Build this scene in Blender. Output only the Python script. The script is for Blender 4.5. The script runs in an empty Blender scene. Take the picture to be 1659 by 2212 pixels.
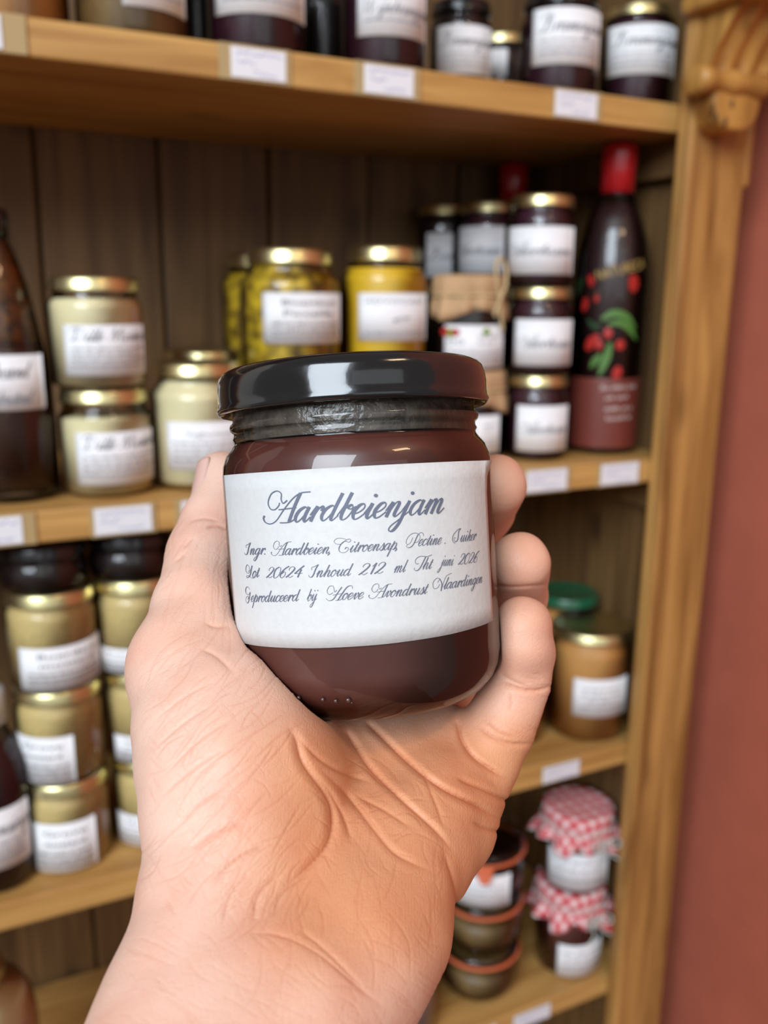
import bpy, bmesh, math, random
import numpy as np
from mathutils import Vector, Matrix, Quaternion

random.seed(7)
S = bpy.context.scene
COL = S.collection

# ------------------------------------------------------------------ camera, light, exposure
F, CX, CY = 1900.0, 829.5, 1106.0            # focal length in pixels of the 1659 x 2212 frame
RC = np.array([[0.9022854, 0.09221244, -0.42116258],
               [-0.43102297, 0.21561522, -0.87620162],
               [0.01001238, 0.97211468, 0.23429215]])   # camera axes in the room
CAM = np.array([0.0, -0.7065, 1.35])          # x along the shelves, y into them, z up

cd = bpy.data.cameras.new('camera')
cam = bpy.data.objects.new('camera', cd)
COL.objects.link(cam)
M4 = Matrix([[*RC[0], CAM[0]], [*RC[1], CAM[1]], [*RC[2], CAM[2]], [0, 0, 0, 1]])
cam.matrix_world = M4
cd.sensor_fit = 'VERTICAL'
cd.sensor_height = 36
cd.sensor_width = 27
cd.lens = F / 2212 * 36
cd.clip_start = 0.01
cd.dof.use_dof = True
cd.dof.focus_distance = 0.198
cd.dof.aperture_fstop = 12.8
S.camera = cam

w = bpy.data.worlds.new('world')
S.world = w
w.use_nodes = True
wb = w.node_tree.nodes['Background']
wb.inputs[0].default_value = (1.0, 0.92, 0.85, 1)
wb.inputs[1].default_value = 0.27


def area(name, loc, target, size, size_y, power, col):
    l = bpy.data.lights.new(name, 'AREA')
    l.shape = 'RECTANGLE'
    l.size, l.size_y, l.energy, l.color = size, size_y, power, col
    o = bpy.data.objects.new(name, l)
    COL.objects.link(o)
    o.location = loc
    o.rotation_euler = (Vector(target) - Vector(loc)).to_track_quat('-Z', 'Y').to_euler()
    return o


area('window_daylight', (-2.5, -2.9, 3.35), (0.15, -0.2, 1.15), 2.3, 2.3, 262, (0.80, 0.90, 1.0))
area('shop_front_daylight', (0.0, -3.6, 2.0), (0.3, 0, 1.1), 2.4, 1.8, 13, (0.86, 0.93, 1.0))
area('warm_lamp', (0.45, -1.25, 2.3), (0.1, -0.5, 1.25), 0.3, 0.12, 3.0, (1.0, 0.70, 0.42))

S.view_settings.view_transform = 'Standard'
S.view_settings.look = 'None'
S.view_settings.gamma = 1
S.view_settings.use_curve_mapping = False
S.view_settings.exposure = -0.16
S.cycles.use_denoising = True
S.cycles.max_bounces = 10
S.cycles.transparent_max_bounces = 24
S.cycles.caustics_reflective = False
S.cycles.caustics_refractive = False

# ------------------------------------------------------------------ helpers


def ray(u, v):
    return RC @ np.array([(u - CX) / F, -(v - CY) / F, -1.0])


def at(u, v, y):
    """room point seen at pixel (u, v) in the vertical plane y; also its depth"""
    r = ray(u, v)
    t = (y - CAM[1]) / r[1]
    return CAM + r * t, t


def pix(p):
    c = RC.T @ (np.asarray(p) - CAM)
    return CX + F * c[0] / -c[2], CY - F * c[1] / -c[2], -c[2]


def smooth(me):
    for p in me.polygons:
        p.use_smooth = True


def mesh_obj(name, verts, faces, mat, parent=None, sm=True, loc=None):
    me = bpy.data.meshes.new(name)
    me.from_pydata([tuple(map(float, v)) for v in verts], [], faces)
    me.validate()
    if sm:
        me.polygons.foreach_set('use_smooth', [True] * len(me.polygons))
    if mat is not None:
        me.materials.append(mat)
    o = bpy.data.objects.new(name, me)
    COL.objects.link(o)
    if parent is not None:
        o.parent = parent
    if loc is not None:
        o.location = loc
    return o


def bm_obj(name, bm, mat, parent=None, sm=False, loc=None):
    me = bpy.data.meshes.new(name)
    bm.to_mesh(me)
    bm.free()
    if sm:
        me.polygons.foreach_set('use_smooth', [True] * len(me.polygons))
    if mat is not None:
        me.materials.append(mat)
    o = bpy.data.objects.new(name, me)
    COL.objects.link(o)
    if parent is not None:
        o.parent = parent
    if loc is not None:
        o.location = loc
    return o


def box_bm(x0, x1, y0, y1, z0, z1, bev=0.0, seg=2):
    bm = bmesh.new()
    bmesh.ops.create_cube(bm, size=1)
    for v in bm.verts:
        v.co = Vector(((x0 + x1) / 2 + v.co.x * (x1 - x0), (y0 + y1) / 2 + v.co.y * (y1 - y0), (z0 + z1) / 2 + v.co.z * (z1 - z0)))
    if bev:
        bmesh.ops.bevel(bm, geom=bm.edges[:], offset=bev, segments=seg, affect='EDGES', profile=0.5)
    return bm


def box(name, x0, x1, y0, y1, z0, z1, mat, parent=None, bev=0.0):
    return bm_obj(name, box_bm(x0, x1, y0, y1, z0, z1, bev), mat, parent, sm=False)


def lathe_data(prof, n=40, wob=None):
    """prof: list of (r, z); closed by poles when r is 0"""
    V, Fc = [], []
    rows = []
    for (r, z) in prof:
        if r < 1e-7:
            rows.append([len(V)])
            V.append((0, 0, z))
        else:
            rows.append(list(range(len(V), len(V) + n)))
            for k in range(n):
                a = 2 * math.pi * k / n
                rr, zz = (r, z) if wob is None else wob(r, z, a)
                V.append((rr * math.cos(a), rr * math.sin(a), zz))
    for a, b in zip(rows[:-1], rows[1:]):
        for k in range(n):
            k2 = (k + 1) % n
            if len(a) == 1 and len(b) == 1:
                continue
            if len(a) == 1:
                Fc.append((a[0], b[k2], b[k]))
            elif len(b) == 1:
                Fc.append((a[k], a[k2], b[0]))
            else:
                Fc.append((a[k], a[k2], b[k2], b[k]))
    return V, Fc


def lathe(name, prof, mat, parent=None, n=40, wob=None, sm=True):
    V, Fc = lathe_data(prof, n, wob)
    return mesh_obj(name, V, Fc, mat, parent, sm)


def catmull(pts, n=6, closed=False):
    P = [np.array(p, float) for p in pts]
    if len(P) == 2:
        return [P[0] + (P[1] - P[0]) * t for t in np.linspace(0, 1, n + 1)]
    out = []
    m = len(P)
    for i in range(m if closed else m - 1):
        if closed:
            p0, p1, p2, p3 = P[i - 1], P[i], P[(i + 1) % m], P[(i + 2) % m]
        else:
            p1, p2 = P[i], P[i + 1]
            p0 = P[i - 1] if i else 2 * p1 - p2
            p3 = P[i + 2] if i + 2 < m else 2 * p2 - p1
        for k in range(n):
            t = k / n
            out.append(0.5 * ((2 * p1) + (-p0 + p2) * t + (2 * p0 - 5 * p1 + 4 * p2 - p3) * t * t + (-p0 + 3 * p1 - 3 * p2 + p3) * t ** 3))
    if not closed:
        out.append(P[-1])
    return out


def tube_data(pts, rad, n=8, closed=False):
    pts = [Vector(tuple(p)) for p in pts]
    V, Fc = [], []
    m = len(pts)
    up = Vector((0.13, 0.21, 0.97))
    for i, p in enumerate(pts):
        a = pts[i - 1] if (i or closed) else pts[0]
        b = pts[(i + 1) % m] if (i < m - 1 or closed) else pts[-1]
        t = (b - a).normalized()
        s = t.cross(up)
        if s.length < 1e-4:
            s = t.cross(Vector((1, 0, 0)))
        s.normalize()
        q = t.cross(s)
        r = rad(i / max(1, m - 1)) if callable(rad) else rad
        for k in range(n):
            an = 2 * math.pi * k / n
            V.append(p + s * (r * math.cos(an)) + q * (r * math.sin(an)))
    for i in range(m if closed else m - 1):
        j = (i + 1) % m
        for k in range(n):
            k2 = (k + 1) % n
            Fc.append((i * n + k, i * n + k2, j * n + k2, j * n + k))
    if not closed:
        Fc.append(tuple(range(n))[::-1])
        Fc.append(tuple(range((m - 1) * n, m * n)))
    return V, Fc


def tag(o, label, cat, group=None):
    o['label'] = label
    o['category'] = cat
    if group:
        o['group'] = group
    return o


def thing(name, label, cat, loc, rz=0.0, group=None):
    o = bpy.data.objects.new(name, None)
    o.empty_display_size = 0.02
    COL.objects.link(o)
    o.location = loc
    o.rotation_euler = (0, 0, rz)
    return tag(o, label, cat, group)


# ------------------------------------------------------------------ materials
def srgb(r, g, b):
    f = lambda c: (c / 255 / 12.92) if c / 255 <= 0.04045 else ((c / 255 + 0.055) / 1.055) ** 2.4
    return (f(r), f(g), f(b), 1)


def mat(name):
    m = bpy.data.materials.new(name)
    m.use_nodes = True
    nt = m.node_tree
    b = nt.nodes['Principled BSDF']
    return m, nt, b


def simple(name, col, rough=0.5, metal=0.0, coat=0.0, var=0.0, scale=40, bump=0.0, spec=0.5, sss=0.0):
    m, nt, b = mat(name)
    b.inputs['Base Color'].default_value = col
    b.inputs['Roughness'].default_value = rough
    b.inputs['Metallic'].default_value = metal
    b.inputs['Specular IOR Level'].default_value = spec
    b.inputs['Coat Weight'].default_value = coat
    b.inputs['Coat Roughness'].default_value = 0.05
    if sss:
        b.inputs['Subsurface Weight'].default_value = sss
        b.inputs['Subsurface Radius'].default_value = (1, 0.5, 0.25)
        b.inputs['Subsurface Scale'].default_value = 0.004
    tc = nt.nodes.new('ShaderNodeTexCoord')
    if var or bump:
        nz = nt.nodes.new('ShaderNodeTexNoise')
        nz.inputs['Scale'].default_value = scale
        nz.inputs['Detail'].default_value = 5
        nt.links.new(tc.outputs['Object'], nz.inputs['Vector'])
        if var:
            rp = nt.nodes.new('ShaderNodeValToRGB')
            c = np.array(col[:3])
            rp.color_ramp.elements[0].position = 0.3
            rp.color_ramp.elements[1].position = 0.7
            rp.color_ramp.elements[0].color = (*(c * (1 - var)), 1)
            rp.color_ramp.elements[1].color = (*np.clip(c * (1 + var), 0, 1), 1)
            nt.links.new(nz.outputs['Fac'], rp.inputs['Fac'])
            nt.links.new(rp.outputs['Color'], b.inputs['Base Color'])
        if bump:
            bp = nt.nodes.new('ShaderNodeBump')
            bp.inputs['Strength'].default_value = bump
            bp.inputs['Distance'].default_value = 0.002
            nt.links.new(nz.outputs['Fac'], bp.inputs['Height'])
            nt.links.new(bp.outputs['Normal'], b.inputs['Normal'])
    return m


def wood(name, light, dark, axis='x', rough=0.5, knots=0.5):
    m, nt, b = mat(name)
    tc = nt.nodes.new('ShaderNodeTexCoord')
    oi = nt.nodes.new('ShaderNodeObjectInfo')
    mp = nt.nodes.new('ShaderNodeMapping')
    sc = {'x': (3.0, 45, 45), 'z': (45, 45, 3.0)}[axis]
    mp.inputs['Scale'].default_value = sc
    add = nt.nodes.new('ShaderNodeVectorMath')
    add.operation = 'MULTIPLY_ADD'
    add.inputs[1].default_value = (1, 1, 1)
    cmb = nt.nodes.new('ShaderNodeCombineXYZ')
    ml = nt.nodes.new('ShaderNodeMath')
    ml.operation = 'MULTIPLY'
    ml.inputs[1].default_value = 7.3
    nt.links.new(oi.outputs['Random'], ml.inputs[0])
    for k in range(3):
        nt.links.new(ml.outputs[0], cmb.inputs[k])
    nt.links.new(tc.outputs['Object'], add.inputs[0])
    nt.links.new(cmb.outputs[0], add.inputs[2])
    nt.links.new(add.outputs[0], mp.inputs['Vector'])
    nz = nt.nodes.new('ShaderNodeTexNoise')
    nz.inputs['Scale'].default_value = 1.0
    nz.inputs['Detail'].default_value = 6
    nz.inputs['Roughness'].default_value = 0.6
    nz.inputs['Distortion'].default_value = 0.6
    nt.links.new(mp.outputs[0], nz.inputs['Vector'])
    rp = nt.nodes.new('ShaderNodeValToRGB')
    rp.color_ramp.elements[0].position = 0.32
    rp.color_ramp.elements[0].color = dark
    rp.color_ramp.elements[1].position = 0.66
    rp.color_ramp.elements[1].color = light
    nt.links.new(nz.outputs['Fac'], rp.inputs['Fac'])
    # knots and stains
    mp2 = nt.nodes.new('ShaderNodeMapping')
    mp2.inputs['Scale'].default_value = {'x': (5, 11, 11), 'z': (11, 11, 5)}[axis]
    nt.links.new(add.outputs[0], mp2.inputs['Vector'])
    vo = nt.nodes.new('ShaderNodeTexVoronoi')
    vo.inputs['Scale'].default_value = 1.0
    nt.links.new(mp2.outputs[0], vo.inputs['Vector'])
    r2 = nt.nodes.new('ShaderNodeValToRGB')
    r2.color_ramp.elements[0].position = 0.05
    r2.color_ramp.elements[0].color = (knots, knots, knots, 1)
    r2.color_ramp.elements[1].position = 0.17
    r2.color_ramp.elements[1].color = (0, 0, 0, 1)
    nt.links.new(vo.outputs['Distance'], r2.inputs['Fac'])
    mx = nt.nodes.new('ShaderNodeMixRGB')
    mx.blend_type = 'MIX'
    nt.links.new(r2.outputs['Color'], mx.inputs[0])
    nt.links.new(rp.outputs['Color'], mx.inputs[1])
    mx.inputs[2].default_value = tuple(c * 0.3 for c in dark[:3]) + (1,)
    nt.links.new(mx.outputs[0], b.inputs['Base Color'])
    b.inputs['Roughness'].default_value = rough
    bp = nt.nodes.new('ShaderNodeBump')
    bp.inputs['Strength'].default_value = 0.25
    bp.inputs['Distance'].default_value = 0.001
    nt.links.new(nz.outputs['Fac'], bp.inputs['Height'])
    nt.links.new(bp.outputs['Normal'], b.inputs['Normal'])
    return m


def thin_glass(name, tint=(0.97, 0.975, 0.965), refl=1.0, rough=0.02):
    """a clear glass wall: fresnel mirror over see-through"""
    m = bpy.data.materials.new(name)
    m.use_nodes = True
    nt = m.node_tree
    for n in list(nt.nodes):
        nt.nodes.remove(n)
    out = nt.nodes.new('ShaderNodeOutputMaterial')
    tr = nt.nodes.new('ShaderNodeBsdfTransparent')
    tr.inputs[0].default_value = (*tint, 1)
    gl = nt.nodes.new('ShaderNodeBsdfGlossy')
    gl.inputs['Roughness'].default_value = rough
    fr = nt.nodes.new('ShaderNodeFresnel')
    fr.inputs['IOR'].default_value = 1.45
    mt = nt.nodes.new('ShaderNodeMath')
    mt.operation = 'MULTIPLY'
    mt.inputs[1].default_value = refl
    mx = nt.nodes.new('ShaderNodeMixShader')
    nt.links.new(fr.outputs[0], mt.inputs[0])
    nt.links.new(mt.outputs[0], mx.inputs[0])
    nt.links.new(tr.outputs[0], mx.inputs[1])
    nt.links.new(gl.outputs[0], mx.inputs[2])
    nt.links.new(mx.outputs[0], out.inputs[0])
    return m


WOOD_SHELF = wood('pine_shelf', srgb(210, 164, 96), srgb(162, 114, 56), 'x', 0.45, 0.5)
WOOD_POST = wood('pine_post', srgb(200, 150, 84), srgb(126, 82, 36), 'z', 0.42, 0.5)
WOOD_CARVED = wood('pine_carved', srgb(200, 148, 76), srgb(140, 92, 38), 'z', 0.4, 0.3)
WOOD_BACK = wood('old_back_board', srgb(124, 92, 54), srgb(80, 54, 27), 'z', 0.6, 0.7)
WALL_RED = simple('terracotta_wall', srgb(186, 98, 74), 0.75, var=0.06, scale=18, bump=0.15)
WALL_PALE = simple('pale_plaster', srgb(196, 190, 180), 0.8, var=0.04, scale=14)
FLOORM = wood('floor_boards', srgb(120, 84, 52), srgb(80, 52, 30), 'x', 0.5, 0.2)
CARDM = simple('price_card_white', srgb(232, 232, 236), 0.6)
HOLDM = simple('card_holder_beige', srgb(176, 150, 104), 0.5)
INKBLUE = simple('blue_pen_ink', srgb(120, 125, 190), 0.6)
PAPER = simple('label_paper', srgb(238, 237, 238), 0.7, var=0.03, scale=160)
INK = simple('printer_ink', srgb(132, 132, 138), 0.7)
INKDARK = simple('black_print', srgb(60, 58, 60), 0.7)
GOLD = simple('gold_lid', srgb(220, 208, 156), 0.33, metal=1.0)
BLACKLID = simple('black_lid_lacquer', srgb(18, 17, 18), 0.2, coat=0.4)
GREENLID = simple('green_lid_lacquer', srgb(30, 92, 62), 0.3, coat=0.3)
GLASS = thin_glass('jar_glass')
GLASS_HERO = thin_glass('hero_glass', (0.95, 0.96, 0.95), 1.0, 0.015)
C_CREAM = simple('cream_mayonnaise', srgb(246, 228, 178), 0.45, var=0.05, scale=60)
C_MUSTARD = simple('grain_mustard', srgb(222, 192, 126), 0.5, var=0.14, scale=260, bump=0.2)
C_YELLOW = simple('yellow_relish', srgb(236, 186, 40), 0.4, var=0.05, scale=50)
C_PURPLE = simple('dark_berry_jam', srgb(58, 26, 38), 0.35, var=0.3, scale=40)
C_OLIVE = simple('olive_preserve', srgb(128, 98, 56), 0.45, var=0.25, scale=60)
C_AMBER = simple('amber_preserve', srgb(196, 132, 62), 0.4, var=0.12, scale=40)
C_ORANGE = simple('orange_brown_sauce', srgb(224, 158, 88), 0.4, var=0.05, scale=40)
C_HONEY = simple('honey_yellow', srgb(212, 150, 40), 0.35, var=0.06, scale=40)
C_CHUTNEY = simple('brown_chutney', srgb(112, 62, 54), 0.45, var=0.35, scale=80)
C_JUICE = simple('red_juice', srgb(46, 24, 24), 0.4, var=0.25, scale=12)
C_DARK = simple('dark_brown_drink', srgb(70, 38, 26), 0.3, var=0.2, scale=15)
C_DARKJAM = simple('very_dark_jam', srgb(34, 22, 22), 0.35, var=0.2, scale=40)
KRAFT = simple('kraft_paper', srgb(190, 152, 112), 0.8, var=0.12, scale=45, bump=0.4)
TWINE = simple('jute_twine', srgb(204, 178, 132), 0.9, var=0.2, scale=300)
RUBBER = simple('orange_rubber_ring', srgb(214, 106, 66), 0.5)
REDCAP = simple('red_capsule', srgb(190, 28, 34), 0.3, coat=0.3)
WHITECAP = simple('white_plastic_cap', srgb(200, 196, 190), 0.4)
STRING = simple('grey_white_string', srgb(190, 198, 190), 0.9)


def piccalilli():
    m, nt, b = mat('piccalilli_pieces')
    tc = nt.nodes.new('ShaderNodeTexCoord')
    vo = nt.nodes.new('ShaderNodeTexVoronoi')
    vo.inputs['Scale'].default_value = 75
    nt.links.new(tc.outputs['Object'], vo.inputs['Vector'])
    nz = nt.nodes.new('ShaderNodeTexNoise')
    nz.inputs['Scale'].default_value = 60
    nt.links.new(tc.outputs['Object'], nz.inputs['Vector'])
    ad = nt.nodes.new('ShaderNodeMath')
    ad.operation = 'MULTIPLY_ADD'
    ad.inputs[1].default_value = 0.6
    nt.links.new(vo.outputs['Distance'], ad.inputs[0])
    nt.links.new(nz.outputs['Fac'], ad.inputs[2])
    rp = nt.nodes.new('ShaderNodeValToRGB')
    rp.color_ramp.elements[0].position = 0.6
    rp.color_ramp.elements[0].color = srgb(226, 186, 44)
    rp.color_ramp.elements[1].position = 0.98
    rp.color_ramp.elements[1].color = srgb(112, 84, 30)
    nt.links.new(ad.outputs[0], rp.inputs['Fac'])
    nt.links.new(rp.outputs[0], b.inputs['Base Color'])
    b.inputs['Roughness'].default_value = 0.4
    return m


C_PICC = piccalilli()


def gingham():
    m, nt, b = mat('red_gingham_cloth')
    tc = nt.nodes.new('ShaderNodeTexCoord')
    sp = nt.nodes.new('ShaderNodeSeparateXYZ')
    nt.links.new(tc.outputs['UV'], sp.inputs[0])
    outs = []
    for k in (0, 1):
        fr = nt.nodes.new('ShaderNodeMath')
        fr.operation = 'FRACT'
        ml = nt.nodes.new('ShaderNodeMath')
        ml.operation = 'MULTIPLY'
        ml.inputs[1].default_value = 70.0
        nt.links.new(sp.outputs[k], ml.inputs[0])
        nt.links.new(ml.outputs[0], fr.inputs[0])
        gt = nt.nodes.new('ShaderNodeMath')
        gt.operation = 'GREATER_THAN'
        gt.inputs[1].default_value = 0.5
        nt.links.new(fr.outputs[0], gt.inputs[0])
        outs.append(gt)
    ad = nt.nodes.new('ShaderNodeMath')
    ad.operation = 'ADD'
    nt.links.new(outs[0].outputs[0], ad.inputs[0])
    nt.links.new(outs[1].outputs[0], ad.inputs[1])
    hf = nt.nodes.new('ShaderNodeMath')
    hf.operation = 'MULTIPLY'
    hf.inputs[1].default_value = 0.5
    nt.links.new(ad.outputs[0], hf.inputs[0])
    rp = nt.nodes.new('ShaderNodeValToRGB')
    rp.color_ramp.interpolation = 'CONSTANT'
    e = rp.color_ramp.elements
    e[0].position, e[0].color = 0.0, srgb(240, 226, 222)
    e[1].position, e[1].color = 0.25, srgb(226, 128, 132)
    x = e.new(0.75)
    x.color = srgb(200, 44, 56)
    nt.links.new(hf.outputs[0], rp.inputs[0])
    nt.links.new(rp.outputs[0], b.inputs['Base Color'])
    b.inputs['Roughness'].default_value = 0.85
    return m


GINGHAM = gingham()


def jam_mat():
    m, nt, b = mat('strawberry_jam')
    tc = nt.nodes.new('ShaderNodeTexCoord')
    nz = nt.nodes.new('ShaderNodeTexNoise')
    nz.inputs['Scale'].default_value = 60
    nz.inputs['Detail'].default_value = 4
    nt.links.new(tc.outputs['Object'], nz.inputs['Vector'])
    rp = nt.nodes.new('ShaderNodeValToRGB')
    rp.color_ramp.elements[0].position = 0.3
    rp.color_ramp.elements[0].color = srgb(82, 40, 34)
    rp.color_ramp.elements[1].position = 0.75
    rp.color_ramp.elements[1].color = srgb(106, 56, 48)
    nt.links.new(nz.outputs['Fac'], rp.inputs[0])
    nt.links.new(rp.outputs[0], b.inputs['Base Color'])
    b.inputs['Roughness'].default_value = 0.35
    return m


JAM = jam_mat()


def skin_mat():
    m, nt, b = mat('skin')
    L = nt.links.new
    tc = nt.nodes.new('ShaderNodeTexCoord')
    att = nt.nodes.new('ShaderNodeAttribute')
    att.attribute_name = 'tone'
    # patchy colour
    nz = nt.nodes.new('ShaderNodeTexNoise')
    nz.inputs['Scale'].default_value = 70
    nz.inputs['Detail'].default_value = 6
    L(tc.outputs['Object'], nz.inputs['Vector'])
    rp = nt.nodes.new('ShaderNodeValToRGB')
    rp.color_ramp.elements[0].position = 0.0
    rp.color_ramp.elements[0].color = srgb(232, 190, 170)      # back-of-hand and wrist skin
    rp.color_ramp.elements[1].position = 1.0
    rp.color_ramp.elements[1].color = srgb(220, 158, 118)      # palm skin, with warm bounced light put into its colour
    L(att.outputs['Fac'], rp.inputs[0])
    mx = nt.nodes.new('ShaderNodeMixRGB')
    mx.blend_type = 'MULTIPLY'
    mx.inputs[0].default_value = 0.55
    r2 = nt.nodes.new('ShaderNodeValToRGB')
    r2.color_ramp.elements[0].position = 0.3
    r2.color_ramp.elements[0].color = srgb(244, 216, 206)
    r2.color_ramp.elements[1].position = 0.62
    r2.color_ramp.elements[1].color = (1, 1, 1, 1)
    L(nz.outputs['Fac'], r2.inputs[0])
    L(rp.outputs[0], mx.inputs[1])
    L(r2.outputs[0], mx.inputs[2])
    ca = nt.nodes.new('ShaderNodeAttribute')
    ca.attribute_name = 'crease'
    cm = nt.nodes.new('ShaderNodeMixRGB')
    cm.blend_type = 'MULTIPLY'
    L(ca.outputs['Fac'], cm.inputs[0])
    L(mx.outputs[0], cm.inputs[1])
    cm.inputs[2].default_value = (.86, .72, .66, 1)          # the skin in the lines is redder
    L(cm.outputs[0], b.inputs['Base Color'])
    b.inputs['Roughness'].default_value = 0.5
    b.inputs['Specular IOR Level'].default_value = 0.4
    b.inputs['Subsurface Weight'].default_value = 0.35
    b.inputs['Subsurface Radius'].default_value = (1.0, 0.35, 0.2)
    b.inputs['Subsurface Scale'].default_value = 0.0035
    # fine skin lines: a long-celled net over the ball of the thumb, a finer one across it, print ridges on the palm
    hs = []
    for (rz, sc, k, wd) in ((-0.72, (760, 300, 300), .8, .08), (0.6, (1100, 520, 520), .5, .10), (-1.2, (620, 260, 260), .5, .07)):
        mp = nt.nodes.new('ShaderNodeMapping')
        mp.vector_type = 'TEXTURE'
        mp.inputs['Rotation'].default_value = (0, 0, rz)
        mp.inputs['Scale'].default_value = tuple(1 / c for c in sc)
        L(tc.outputs['Object'], mp.inputs['Vector'])
        vo = nt.nodes.new('ShaderNodeTexVoronoi')
        vo.feature = 'DISTANCE_TO_EDGE'
        vo.inputs['Scale'].default_value = 1.0
        L(mp.outputs[0], vo.inputs['Vector'])
        r = nt.nodes.new('ShaderNodeMapRange')
        r.inputs['From Min'].default_value = 0.0
        r.inputs['From Max'].default_value = wd
        r.inputs['To Max'].default_value = k
        L(vo.outputs['Distance'], r.inputs['Value'])
        hs.append(r.outputs[0])
    wv = nt.nodes.new('ShaderNodeTexWave')
    wv.inputs['Scale'].default_value = 520
    wv.inputs['Distortion'].default_value = 5
    wv.inputs['Detail'].default_value = 2
    wv.inputs['Detail Scale'].default_value = 0.12
    L(tc.outputs['Object'], wv.inputs['Vector'])
    wm = nt.nodes.new('ShaderNodeMath')
    wm.operation = 'MULTIPLY'
    L(wv.outputs['Fac'], wm.inputs[0])
    wt = nt.nodes.new('ShaderNodeMath')
    wt.operation = 'MULTIPLY'
    wt.inputs[1].default_value = 0.28
    L(att.outputs['Fac'], wt.inputs[0])
    L(wt.outputs[0], wm.inputs[1])
    hs.append(wm.outputs[0])
    n2 = nt.nodes.new('ShaderNodeTexNoise')
    n2.inputs['Scale'].default_value = 700
    n2.inputs['Detail'].default_value = 3
    L(tc.outputs['Object'], n2.inputs['Vector'])
    hs.append(n2.outputs['Fac'])
    tot = hs[0]
    for h_ in hs[1:]:
        ad = nt.nodes.new('ShaderNodeMath')
        L(tot, ad.inputs[0])
        L(h_, ad.inputs[1])
        tot = ad.outputs[0]
    bp = nt.nodes.new('ShaderNodeBump')
    bp.inputs['Strength'].default_value = 0.6
    bp.inputs['Distance'].default_value = 0.00006
    L(tot, bp.inputs['Height'])
    L(bp.outputs['Normal'], b.inputs['Normal'])
    return m


SKIN = skin_mat()
NAIL = simple('thumb_nail', srgb(226, 176, 162), 0.3, spec=0.5, sss=0.2)

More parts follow.
